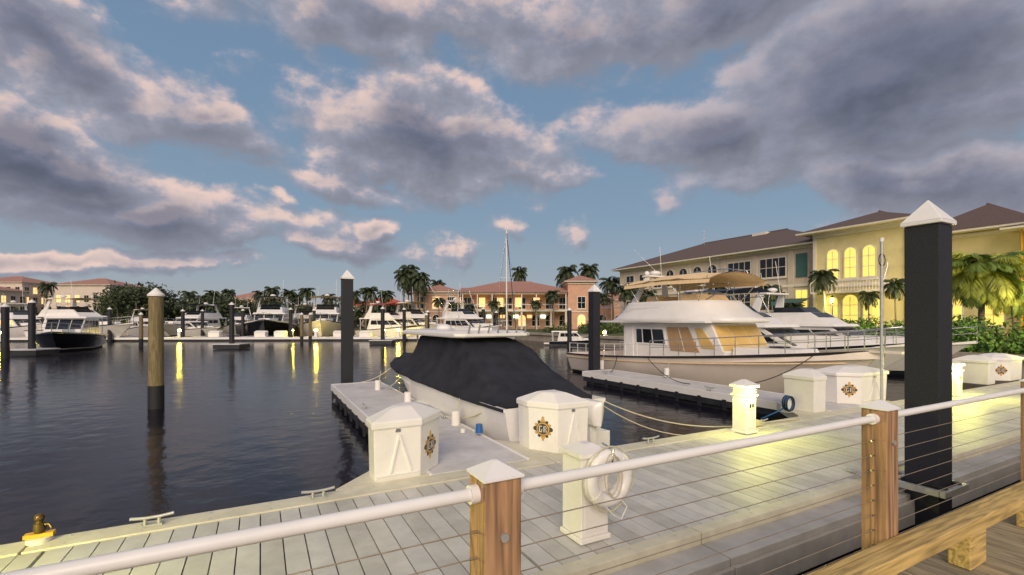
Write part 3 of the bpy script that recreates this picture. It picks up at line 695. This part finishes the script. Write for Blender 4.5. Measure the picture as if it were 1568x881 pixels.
def window(mb,gl,q,w,h,ca,za,ww,wh,glass=GLASS,arched=False,mull=1,bars=1,frame=TRIM):
    s0,s1,t0,t1=(ca-ww/2)/w,(ca+ww/2)/w,za/h,(za+wh)/h; fs,ft=.12/w,.12/h; asp=w/h
    if arched:
        mb.patch(q,arch(s0-fs,s1+fs,t0-ft,t1+ft,asp),frame,.06); gl.patch(q,arch(s0,s1,t0,t1,asp),glass,.08)
    else:
        mb.rect(q,s0-fs,s1+fs,t0-ft,t1+ft,frame,.06); gl.rect(q,s0,s1,t0,t1,glass,.08)
    for k in range(1,mull+1):
        c=s0+(s1-s0)*k/(mull+1); mb.rect(q,c-.03/w,c+.03/w,t0,t1-(ww/2/h*.3 if arched else 0),frame,.10)
    for k in range(1,bars+1):
        c=t0+(t1-t0)*k/(bars+1); mb.rect(q,s0,s1,c-.03/h,c+.03/h,frame,.105)
    mb.rect(q,s0-2*fs,s1+2*fs,t0-2.2*ft,t0-ft,frame,.16)
def big_building():
    e=empty('marina_building'); G=.95
    W=MB(); T=MB(); GL=MB(); R=MB()
    def wing(u0,u1,v0,v1,ze,m,rh,ov=1.1):
        W.box(u0,u1,v0,v1,G,ze-.16,m)
        hip(R,u0,u1,v0,v1,ze+.01,rh,ROOFB,ov)
        return ((u0,v1,G),(u0,v0,G),(u0,v0,ze),(u0,v1,ze)), v1-v0, ze-G
    q,w,h=wing(52,70,28.6,60,10.9,STUC,3.7)
    pos=lambda v:60-v
    for v in (33.8,38.1): 
        window(T,GL,q,w,h,pos(v),6.7,3.0,2.1,mull=3,bars=1); window(T,GL,q,w,h,pos(v),2.9,3.0,2.0,mull=3)
    for v in (42,44.4,46.8,49.2,51.6): 
        window(T,GL,q,w,h,pos(v),6.6,1.3,2.3,arched=True,glass=GLASS,mull=1); window(T,GL,q,w,h,pos(v),2.6,1.3,2.3,mull=1,glass=WARM if v in(44.4,49.2) else GLASS)
    for v in (54.5,57.5): window(T,GL,q,w,h,pos(v),6.7,1.6,2.0); window(T,GL,q,w,h,pos(v),2.7,1.6,2.0)
    T.rect(q,(pos(31.1))/w,(pos(29.9))/w,6.4/h,9.0/h,TEAL,.09)
    window(T,GL,q,w,h,pos(30.5),2.6,1.2,2.4,glass=WGLOW)
    for z in (5.4,9.55): T.rect(q,0,1,z/h,(z+.28)/h,TRIM,.14)
    T.rect(q,0,1,9.83/h,9.95/h,TRIM,.3)
    for v in (31.7,36,40.4,53): T.rect(q,(pos(v)-.3)/w,(pos(v)+.3)/w,0,9.5/h,STUC,.12)
    q,w,h=wing(50.8,66,20.4,28.6,11.7,STUY,1.9,1.2); pos=lambda v:28.6-v
    for v in (26.7,25.1,23.5): window(T,GL,q,w,h,pos(v),5.9,1.0,2.9,WGLOW,True,1,2)
    for v in (26.9,25.1,23.3): window(T,GL,q,w,h,pos(v),1.2,1.3,3.0,WGLOW,True,1,2)
    for z in (5.0,10.15): T.rect(q,0,1,z/h,(z+.3)/h,TRIM,.16)
    T.rect(q,0,1,10.45/h,.985,TRIM,.30)
    for s in (.0,.965): T.rect(q,s,s+.035,0,10.1/h,TRIM,.1)
    T.box(49.2,50.78,21.5,28,5.3,5.5,TRIM)
    for k in range(27): T.box(49.25,49.3,21.5+k*.25,21.55+k*.25,5.5,6.4,WHITE)
    T.box(49.2,49.35,21.5,28,6.4,6.5,WHITE)
    T.loft([[(50.7,29,4.9),(50.7,33,4.9),(48.6,33,4.2),(48.6,29,4.2)],[(50.7,29,5.0),(50.7,33,5.0),(48.6,33,4.28),(48.6,29,4.28)]],TEAL)
    q,w,h=wing(53.2,70,13.6,20.4,10.3,STUY,2.6); pos=lambda v:20.4-v
    for z in (5.0,8.8): T.rect(q,0,1,z/h,(z+.28)/h,TRIM,.14)
    window(T,GL,q,w,h,pos(18.2),1.3,1.2,2.6,WGLOW,False,1,2); window(T,GL,q,w,h,pos(15.6),1.3,1.2,2.6,WGLOW,False,1,2)
    q,w,h=wing(52.2,70,-6,13.6,9.9,STUY,2.6); pos=lambda v:13.6-v
    for z in (5.0,8.6): T.rect(q,0,1,z/h,(z+.26)/h,TRIM,.14)
    for v in (11.6,8,4.4,1,-3): 
        window(T,GL,q,w,h,pos(v),5.6,2.6,2.5,GLASS,False,3,2); window(T,GL,q,w,h,pos(v),1.6,2.6,2.4,WGLOW,False,3,1)
    for u,v in ((50.62,20.5),(52.05,13.7),(51.85,28.9)): T.tube([(u,v,1),(u,v,9.8)],.07,YEL if v<21 else TRIM,8)
    T.box(60,61.5,40,42,13,14.6,TRIM); T.tube([(60,50,13.5),(60,50,16.5)],.05,STEEL)
    W.obj('walls',parent=e); T.obj('trim_and_balcony',parent=e); GL.obj('windows',parent=e); R.obj('roof',parent=e)
big_building()

def villa(name,m,d,parts,rz=None,wm=STUW,rm=ROOFT,zscale=1,arches=True,lit=.2,G=.95):
    """parts: (x0,x1,y0,y1,h,roofh) in local metres, front at -y"""
    u,v=site(m,d); e=empty(name,(u,v,G),D(-28) if rz is None else rz); W=MB();T=MB();GL=MB();R=MB()
    for (x0,x1,y0,y1,h,rh) in parts:
        W.box(x0,x1,y0,y1,-.2,h-.16,wm); hip(R,x0,x1,y0,y1,h+.01,rh,rm,.7)
        for q,w in ((((x0,y0,0),(x1,y0,0),(x1,y0,h),(x0,y0,h)),x1-x0),(((x0,y1,0),(x0,y0,0),(x0,y0,h),(x0,y1,h)),y1-y0),(((x1,y0,0),(x1,y1,0),(x1,y1,h),(x1,y0,h)),y1-y0)):
            n=max(1,int(w/2.6)); fl=max(1,int(h/3.2))
            for k in range(n):
                for f in range(fl):
                    gm=GLASS
                    if random.random()<lit: gm=WARM
                    c=w*(k+.5)/n
                    window(T,GL,q,w,h,c,f*3.3+.6,1.35,2.1,gm,arches and f==0,1,1)
            for f in range(1,fl): T.rect(q,0,1,(3.3*f-.15)/h,(3.3*f+.05)/h,TRIM,.12)
            T.rect(q,0,1,(h-.55)/h,(h-.3)/h,TRIM,.2)
    W.obj('walls',parent=e);T.obj('trim',parent=e);GL.obj('windows',parent=e);R.obj('roof',parent=e); return e
ev=villa('mediterranean_clubhouse',785,88,[(-18.5,-10,0,12,7.0,1.6),(-10,11,3,17,7.4,2.2),(10.2,15.2,-1,6,8.9,1.3),(15.2,18.6,1,8,5.4,1.2)],wm=STUP,lit=.3)
mb=MB()
mb.box(-9.5,10,-1.2,2.9,3.3,3.6,TRIM)
for k in range(8): mb.box(-9.4+k*2.72,-9.05+k*2.72,-1.1,-.75,0,3.3,STUW); 
for k in range(8): mb.box(-9.3+k*2.72,-9.15+k*2.72,-1.1,-.95,3.6,6.6,WHITE)
mb.box(-9.5,10,-1.15,-1.05,4.5,4.6,WHITE); mb.box(-9.5,10,-1.3,3,6.6,6.8,TRIM)
mb.loft([[(-9.9,-1.6,6.81),(10.2,-1.6,6.81),(10.2,3.2,6.81),(-9.9,3.2,6.81)],[(-9.9,2.5,7.9),(10.2,2.5,7.9),(10.2,3.2,7.9),(-9.9,3.2,7.9)]],ROOFT)
for k in range(5): mb.box(-5+k*2.6,-4.1+k*2.6,2.75,2.9,2.1,2.7,COOL if k%2==0 else WARM)
for k in range(4): mb.box(-6.5+k*3.5,-5.3+k*3.5,2.7,2.9,4.2,6.0,WARM)
mb.obj('veranda',parent=ev)
RED=mat('roof_red',(.42,.09,.05),.8,var=.25)
villa('waterfront_villa',128,145,[(-9,8,0,14,12.6,2.4),(-15,-9,3,12,10,1.8)],wm=STUW,lit=.3)
villa('waterfront_villa',6,155,[(-12,6,0,14,14.2,2.4)],wm=STUW,lit=.3)
villa('waterfront_villa',52,162,[(-8,8,0,12,12,2.2)],wm=STUP,lit=.25)
villa('waterfront_villa',378,190,[(-8,8,0,12,10.5,2.4),(8,13,2,10,7,1.6)],wm=STUP,lit=.1)
villa('waterfront_villa',480,120,[(-8,6,0,10,3.6,2.0),(6,12,1,9,5.4,2.0)],wm=STUW,rm=RED,lit=.2)
villa('waterfront_villa',580,115,[(-7,7,0,10,5,2.2)],wm=STUW,rm=RED,lit=.2)
villa('waterfront_villa',960,100,[(-6,5,0,10,6,2.2)],wm=STUP,lit=.2)
villa('waterfront_villa',-80,140,[(-9,9,0,14,11,2.2)],wm=STUW,lit=.2)

# ------------------------------------------------------------------ vegetation
def palm(name,h,R,nf,leaf,seed,lw=.05,npair=16,leaf2=None):
    rnd=random.Random(seed); mb=MB(); bx,by=rnd.uniform(-.5,.5),rnd.uniform(-.5,.5)
    tp=[(bx*(i/8)**2,by*(i/8)**2,h*i/8) for i in range(9)]
    mb.tube(tp,.20,TRUNK,8,r1=.12); top=Vector(tp[-1])
    mb.sph((top.x,top.y,top.z-.1),.22,TRUNK,8,6,(1,1,1.8))
    for i in range(nf):
        a=i*2.39996+rnd.uniform(-.2,.2); el=math.radians(80-105*(i/nf)+rnd.uniform(-8,8)); Lf=R*rnd.uniform(.85,1.1)
        lf=leaf2 if (leaf2 and rnd.random()<.4) else leaf
        d=Vector((math.cos(a),math.sin(a),0)); side=Vector((-d.y,d.x,0)); P=[]
        ns=10; p=top.copy(); e_=el
        for k in range(ns+1):
            P.append(p.copy()); p=p+(d*math.cos(e_)+Vector((0,0,math.sin(e_))))*Lf/ns; e_-=math.radians(10+3*rnd.random())
        mb.tube(P,.022*R/2,lf,4,r1=.004)
        for k in range(npair):
            t=.12+.86*k/npair; x=t*ns; i0=int(x); f=x-i0; c=P[i0].lerp(P[min(i0+1,ns)],f); tg=(P[min(i0+1,ns)]-P[i0]).normalized()
            ll=R*.36*math.sin(math.pi*(.12+.83*t))+.05
            for sg in (-1,1):
                dr=(side*sg*.8+tg*.75+Vector((0,0,-.35-.3*rnd.random()))).normalized(); w=tg*lw*R/2
                m1=c+dr*ll*.5; e2=c+dr*ll+Vector((0,0,-.1*ll))
                mb.add([c,m1+w,e2,m1-w],[(0,1,2,3)],lf)
    return mb.obj(name,(0,0,-500))
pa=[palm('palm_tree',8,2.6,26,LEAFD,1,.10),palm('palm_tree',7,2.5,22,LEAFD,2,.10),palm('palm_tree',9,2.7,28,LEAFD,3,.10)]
used=[False]*3
def put(i,m,d,topy,G=.95,rz=None,name='palm_tree',sc=1.0):
    u,v=site(m,d); base=(8,7,9)[i]; s=topy/base
    o=pa[i]
    rz=random.uniform(0,6) if rz is None else rz; s2=sc
    if not used[i]: used[i]=True; o.location=(u,v,G); o.rotation_euler=(0,0,rz); o.scale=(s2,s2,s); return
    dup(o,name,(u,v,G),rz,(s2,s2,s))
def pt(i,m,d,y,sc=1.0): put(i,m,d,2.7+(490-y)*d/722-.95,sc=sc)
for k,(m,d,y,sc) in enumerate([(618,80,424,.85),(632,84,418,.95),(642,78,428,.8),(625,90,436,.9),(650,86,434,.8),(671,100,438,.8),(797,112,420,.95),(864,108,418,1.2),(900,106,416,1.1),(939,84,434,1.05),(858,116,428,.9),(968,70,444,.8),(992,66,452,.7),
    (415,110,446,.9),(441,120,450,.9),(470,112,448,1.0),(348,120,450,.9),(325,112,452,.9),(398,125,452,.9),(560,95,447,1.0),(590,98,452,.9),(545,105,452,.8),(70,120,440,.9),(455,130,456,1),(505,120,456,1),(530,120,460,1),(720,86,470,.6),(820,84,465,.6),(760,84,466,.6),(672,82,462,.6),(848,84,452,.7),(700,84,468,.5),(925,82,456,.7),(310,105,458,.7),(290,115,452,.9),(240,108,450,.9),(770,82,474,.5)]): pt(k%3,m,d,y,sc)
for k,(m,d,y,sc) in enumerate([(1265,44,426,.62),(1175,47,446,.62),(1096,56,440,.7),(1372,40,438,.42),(1000,60,458,.6),(1110,52,460,.55),(955,66,446,.7),(1330,42,455,.4),(1212,48,470,.6)]): pt(k%3,m,d,y,sc)
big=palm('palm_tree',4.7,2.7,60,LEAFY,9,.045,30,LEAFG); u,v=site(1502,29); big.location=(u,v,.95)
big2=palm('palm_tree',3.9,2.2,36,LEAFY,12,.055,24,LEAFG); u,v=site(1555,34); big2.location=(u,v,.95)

def clump(mb,c,r,n,ls,mats,rnd):
    for _ in range(n):
        d=Vector((rnd.gauss(0,1),rnd.gauss(0,1),rnd.gauss(0,1))).normalized(); rr=rnd.random()**.35
        p=Vector((c[0]+d.x*r[0]*rr,c[1]+d.y*r[1]*rr,c[2]+d.z*r[2]*rr))
        a=Vector((rnd.gauss(0,1),rnd.gauss(0,1),rnd.gauss(0,1))).normalized(); b=a.cross(d+Vector((.1,0,.2))).normalized(); s=ls*rnd.uniform(.6,1.4)
        mb.add([p-a*s,p-b*s*.5,p+a*s,p+b*s*.5],[(0,1,2,3)],mats[0] if rnd.random()<.65 else mats[1])
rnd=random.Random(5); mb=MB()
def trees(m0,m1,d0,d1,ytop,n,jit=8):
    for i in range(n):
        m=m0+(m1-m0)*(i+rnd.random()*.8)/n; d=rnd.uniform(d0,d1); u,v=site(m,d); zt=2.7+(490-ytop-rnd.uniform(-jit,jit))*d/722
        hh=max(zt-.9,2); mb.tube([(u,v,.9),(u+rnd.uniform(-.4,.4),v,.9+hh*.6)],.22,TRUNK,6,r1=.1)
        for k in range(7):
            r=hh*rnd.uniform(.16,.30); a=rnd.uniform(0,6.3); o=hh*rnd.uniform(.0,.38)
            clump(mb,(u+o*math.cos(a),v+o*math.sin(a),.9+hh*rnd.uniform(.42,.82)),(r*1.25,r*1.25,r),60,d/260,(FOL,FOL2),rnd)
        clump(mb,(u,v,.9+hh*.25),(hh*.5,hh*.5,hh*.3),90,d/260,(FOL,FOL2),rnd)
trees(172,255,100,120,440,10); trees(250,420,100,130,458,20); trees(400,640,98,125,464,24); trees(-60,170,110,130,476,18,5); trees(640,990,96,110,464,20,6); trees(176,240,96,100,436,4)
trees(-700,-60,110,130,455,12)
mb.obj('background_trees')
rnd=random.Random(8); mb=MB()
for i in range(50):
    u=rnd.uniform(32.2,36.5); v=rnd.uniform(1,20)
    hh=rnd.uniform(1.2,1.75)+(u-31.8)*.05
    clump(mb,(u,v,.95+hh*.5),(1.0,1.0,hh*.62),430,.12,(HED,HED2),rnd)
for i in range(26):
    v=1+i*.85; clump(mb,(32.0,v,1.4),(.5,.7,.6),260,.11,(HED,HED2),rnd)
mb.obj('hedge')
rnd=random.Random(9); mb=MB()
for i in range(55):
    u=rnd.uniform(33,48); v=rnd.uniform(22,60); hh=rnd.uniform(.6,1.6)
    clump(mb,(u,v,.95+hh*.5),(1.0,1.0,hh*.6),140,.16,(FOL2,HED2),rnd)
mb.obj('shrubbery')

def added_lamp_post(u,v,h=4.2,E=120):  # posts and lights added to wash the building and palm in yellow
    e=empty('added_lamp_post'); mb=MB(); mb.cone(u,v,.95,1.3,.16,.1,RUB); mb.tube([(u,v,1.2),(u,v,h)],.05,RUB); mb.cone(u,v,h,h+.08,.1,.16,RUB); mb.cone(u,v,h+.5,h+.75,.26,.03,RUB); mb.obj('pole',parent=e)
    mb=MB(); mb.cone(u,v,h+.08,h+.5,.13,.2,LAMPY); mb.obj('lantern',parent=e)
    l=bpy.data.lights.new('lamp','POINT'); l.energy=E; l.color=(1,.80,.30); l.shadow_soft_size=.15
    o=bpy.data.objects.new('lamp',l); bpy.context.scene.collection.objects.link(o); o.location=(u-.4,v,h+.2); o.parent=e
for u,v in ((46.5,17.5),(46.5,10),(46.5,24.5),(38.6,8.0),(46,40)): added_lamp_post(u,v,4.2,500)

# ------------------------------------------------------------------ world sky
w=bpy.data.worlds.new('World'); bpy.context.scene.world=w; w.use_nodes=True
N=w.node_tree.nodes; L=w.node_tree.links; N.clear()
def gmath(T,op,a,b=None,c=None,clamp=False):
    n=T.nodes.new('ShaderNodeMath'); n.operation=op; n.use_clamp=clamp
    for i,x in enumerate((a,b,c)):
        if x is None: continue
        if isinstance(x,(int,float)): n.inputs[i].default_value=x
        else: T.links.new(x,n.inputs[i])
    return n.outputs[0]
G=bpy.data.node_groups.new('cloud_density','ShaderNodeTree')
G.interface.new_socket('Dir',in_out='INPUT',socket_type='NodeSocketVector'); G.interface.new_socket('D',in_out='OUTPUT',socket_type='NodeSocketFloat')
gi=G.nodes.new('NodeGroupInput'); go=G.nodes.new('NodeGroupOutput')
nw=G.nodes.new('ShaderNodeTexNoise'); nw.inputs['Scale'].default_value=3.6; nw.inputs['Detail'].default_value=6; nw.inputs['Roughness'].default_value=.58; G.links.new(gi.outputs[0],nw.inputs['Vector'])
sub=G.nodes.new('ShaderNodeVectorMath'); sub.operation='SUBTRACT'; sub.inputs[1].default_value=(.5,.5,.5); G.links.new(nw.outputs['Color'],sub.inputs[0])
scl=G.nodes.new('ShaderNodeVectorMath'); scl.operation='SCALE'; scl.inputs['Scale'].default_value=.18; G.links.new(sub.outputs[0],scl.inputs[0])
ad=G.nodes.new('ShaderNodeVectorMath'); ad.operation='ADD'; G.links.new(gi.outputs[0],ad.inputs[0]); G.links.new(scl.outputs[0],ad.inputs[1])
sp=G.nodes.new('ShaderNodeSeparateXYZ'); G.links.new(ad.outputs[0],sp.inputs[0])
az=gmath(G,'ARCTAN2',sp.outputs[0],sp.outputs[1])
hy=gmath(G,'SQRT',gmath(G,'MULTIPLY_ADD',sp.outputs[0],sp.outputs[0],gmath(G,'MULTIPLY',sp.outputs[1],sp.outputs[1])))
el=gmath(G,'ARCTAN2',sp.outputs[2],hy)
cv=G.nodes.new('ShaderNodeCombineXYZ'); G.links.new(az,cv.inputs[0]); G.links.new(el,cv.inputs[1])
def ae(x,y): return math.atan((x-784)/722), math.atan((490-y)/math.hypot(722,x-784))
blobs=[ # x,y, rx,ry, slope(down to the right), weight
 (50,50,340,70,.30,1.2),(320,175,210,50,.40,1.0),(60,225,350,66,.18,1.3),(240,320,360,50,.08,1.15),(480,278,190,26,.15,.85),
 (100,396,360,20,0,.9),(645,215,240,72,.12,1.25),(800,262,125,38,.1,.9),(620,30,330,52,0,1.0),(1020,20,360,68,0,1.1),
 (1350,115,440,120,-.08,1.45),(1085,200,200,58,.1,1.15),(1400,265,310,58,.15,1.15),(1155,265,180,38,.12,.85),(430,312,50,20,.3,.75),
 (578,357,38,26,.1,.9),(700,390,46,24,.2,.9),(780,355,38,24,.3,.85),(885,362,38,26,.4,.85),(510,385,210,20,.05,.8),(1030,305,34,20,0,.6),(1400,345,200,24,0,.5),(330,365,180,26,.05,.85)]
tot=None
for x,y,rx,ry,sl,wt in blobs:
    a0,e0=ae(x,y); k=1/math.hypot(1,(x-784)/722); sa=rx/722*k*k*1.38; se=ry/722*k*1.55
    mpn=G.nodes.new('ShaderNodeMapping'); mpn.vector_type='TEXTURE'; mpn.inputs['Location'].default_value=(a0,e0,0); mpn.inputs['Rotation'].default_value=(0,0,-math.atan(sl)); mpn.inputs['Scale'].default_value=(sa,se,1)
    G.links.new(cv.outputs[0],mpn.inputs['Vector'])
    gr=G.nodes.new('ShaderNodeTexGradient'); gr.gradient_type='SPHERICAL'; G.links.new(mpn.outputs[0],gr.inputs['Vector'])
    g_=gmath(G,'MULTIPLY',gr.outputs['Fac'],wt)
    tot=g_ if tot is None else gmath(G,'MAXIMUM',tot,g_)
out_=G.nodes.new('ShaderNodeMapRange'); out_.inputs['From Min'].default_value=.80; out_.inputs['From Max'].default_value=1.1; out_.inputs['To Max'].default_value=.6; G.links.new(gmath(G,'ABSOLUTE',az),out_.inputs['Value'])
out2=G.nodes.new('ShaderNodeMapRange'); out2.inputs['From Min'].default_value=.50; out2.inputs['From Max'].default_value=.7; out2.inputs['To Max'].default_value=.6; G.links.new(el,out2.inputs['Value'])
tot=gmath(G,'MAXIMUM',tot,gmath(G,'MAXIMUM',out_.outputs[0],out2.outputs[0]))
mp=G.nodes.new('ShaderNodeMapping'); mp.inputs['Scale'].default_value=(1,1,1.7); G.links.new(gi.outputs[0],mp.inputs['Vector'])
nb=G.nodes.new('ShaderNodeTexNoise'); nb.inputs['Scale'].default_value=5.5; nb.inputs['Detail'].default_value=8; nb.inputs['Roughness'].default_value=.60; G.links.new(mp.outputs[0],nb.inputs['Vector'])
vo=G.nodes.new('ShaderNodeTexVoronoi'); vo.feature='F1'; vo.inputs['Scale'].default_value=10; 
m3=G.nodes.new('ShaderNodeMapping'); m3.inputs['Scale'].default_value=(1,1,1.5); G.links.new(ad.outputs[0],m3.inputs['Vector']); G.links.new(m3.outputs[0],vo.inputs['Vector'])
d=gmath(G,'ADD',tot,gmath(G,'MULTIPLY',gmath(G,'SUBTRACT',nb.outputs['Fac'],.465),1.55))
d=gmath(G,'ADD',d,gmath(G,'MULTIPLY',gmath(G,'SUBTRACT',.42,vo.outputs['Distance']),.32))
G.links.new(d,go.inputs[0])

tc=N.new('ShaderNodeTexCoord'); vr=N.new('ShaderNodeVectorRotate'); vr.rotation_type='Z_AXIS'; vr.inputs['Angle'].default_value=math.radians(28.03)
L.new(tc.outputs['Generated'],vr.inputs['Vector'])
g1=N.new('ShaderNodeGroup'); g1.node_tree=G; L.new(vr.outputs[0],g1.inputs[0])
of=N.new('ShaderNodeVectorMath'); of.operation='ADD'; of.inputs[1].default_value=(-.016,0,.026); L.new(vr.outputs[0],of.inputs[0])
g2=N.new('ShaderNodeGroup'); g2.node_tree=G; L.new(of.outputs[0],g2.inputs[0])
T=w.node_tree
def mr(x,a,b,c=0,d_=1,sm=True):
    n=N.new('ShaderNodeMapRange'); n.interpolation_type='SMOOTHSTEP' if sm else 'LINEAR'
    n.inputs['From Min'].default_value=a; n.inputs['From Max'].default_value=b; n.inputs['To Min'].default_value=c; n.inputs['To Max'].default_value=d_; L.new(x,n.inputs['Value']); return n.outputs[0]
def mix(f,a,b):
    n=N.new('ShaderNodeMixRGB')
    for i,x in enumerate((f,a,b)):
        if isinstance(x,tuple): n.inputs[i].default_value=x+(1,)
        elif isinstance(x,(int,float)): n.inputs[i].default_value=x
        else: L.new(x,n.inputs[i])
    return n.outputs[0]
sx=N.new('ShaderNodeSeparateXYZ'); L.new(vr.outputs[0],sx.inputs[0])
ramp=N.new('ShaderNodeValToRGB'); el_=ramp.color_ramp.elements
el_[0].position=0; el_[0].color=(.46,.43,.42,1); el_[1].position=.7; el_[1].color=(.17,.24,.36,1)
for p,c in ((.07,(.36,.42,.48)),(.20,(.25,.36,.48)),(.42,(.19,.30,.45))):
    x=el_.new(p); x.color=c+(1,)
L.new(sx.outputs[2],ramp.inputs['Fac'])
sky=N.new('ShaderNodeTexSky'); sky.sky_type='NISHITA'; sky.sun_disc=False; sky.sun_elevation=math.radians(30); sky.sun_rotation=math.radians(230)
sk=N.new('ShaderNodeMixRGB'); sk.blend_type='MULTIPLY'; sk.inputs[0].default_value=1; sk.inputs[2].default_value=(.035,.035,.035,1); L.new(sky.outputs[0],sk.inputs[1])
base=mix(.10,ramp.outputs['Color'],sk.outputs[0])
D1=g1.outputs[0]; alpha=mr(D1,.20,.58); thick=mr(D1,.45,1.30)
dd=gmath(T,'SUBTRACT',D1,g2.outputs[0])
lit=mr(dd,.02,.34)
edge=mr(D1,.45,1.2,1,.14)
left=mr(sx.outputs[0],-.1,.45,.95,.28)
litm=gmath(T,'MULTIPLY',gmath(T,'MULTIPLY',lit,edge),left)
cc=mix(thick,(.33,.335,.405),(.135,.145,.205))
shade=mr(dd,-.3,.2,.76,1.2)
sm_=N.new('ShaderNodeMixRGB'); sm_.blend_type='MULTIPLY'; sm_.inputs[0].default_value=1; L.new(cc,sm_.inputs[1]); L.new(shade,sm_.inputs[2]); cc=sm_.outputs[0]
hz=mr(sx.outputs[2],.02,.20,.45,0)
cc=mix(hz,cc,(.25,.28,.37))
cc=mix(litm,cc,(.90,.66,.56))
col=mix(gmath(T,'MULTIPLY',alpha,.94),base,cc)
bg=N.new('ShaderNodeBackground'); bg.inputs['Strength'].default_value=1.0; L.new(col,bg.inputs['Color'])
wo=N.new('ShaderNodeOutputWorld'); L.new(bg.outputs[0],wo.inputs['Surface'])

# soft dusk sun glow from behind-left
l=bpy.data.lights.new('sun','SUN'); l.energy=2.9; l.angle=math.radians(38); l.color=(1,.82,.65)
o=bpy.data.objects.new('sun',l); bpy.context.scene.collection.objects.link(o)
dirv=Vector((.45,.75,-.48)); o.rotation_euler=dirv.to_track_quat('-Z','Y').to_euler()

# camera
c=bpy.data.cameras.new('camera'); c.sensor_width=36; c.lens=36*722/1568; c.shift_y=.0316; c.clip_start=.05; c.clip_end=9000
co=bpy.data.objects.new('camera',c); bpy.context.scene.collection.objects.link(co); co.location=(0,0,EYE); co.rotation_euler=(math.radians(90),0,-math.radians(28.03))
s=bpy.context.scene; s.camera=co; s.view_settings.view_transform='Standard'; s.view_settings.look='None'; s.view_settings.exposure=0
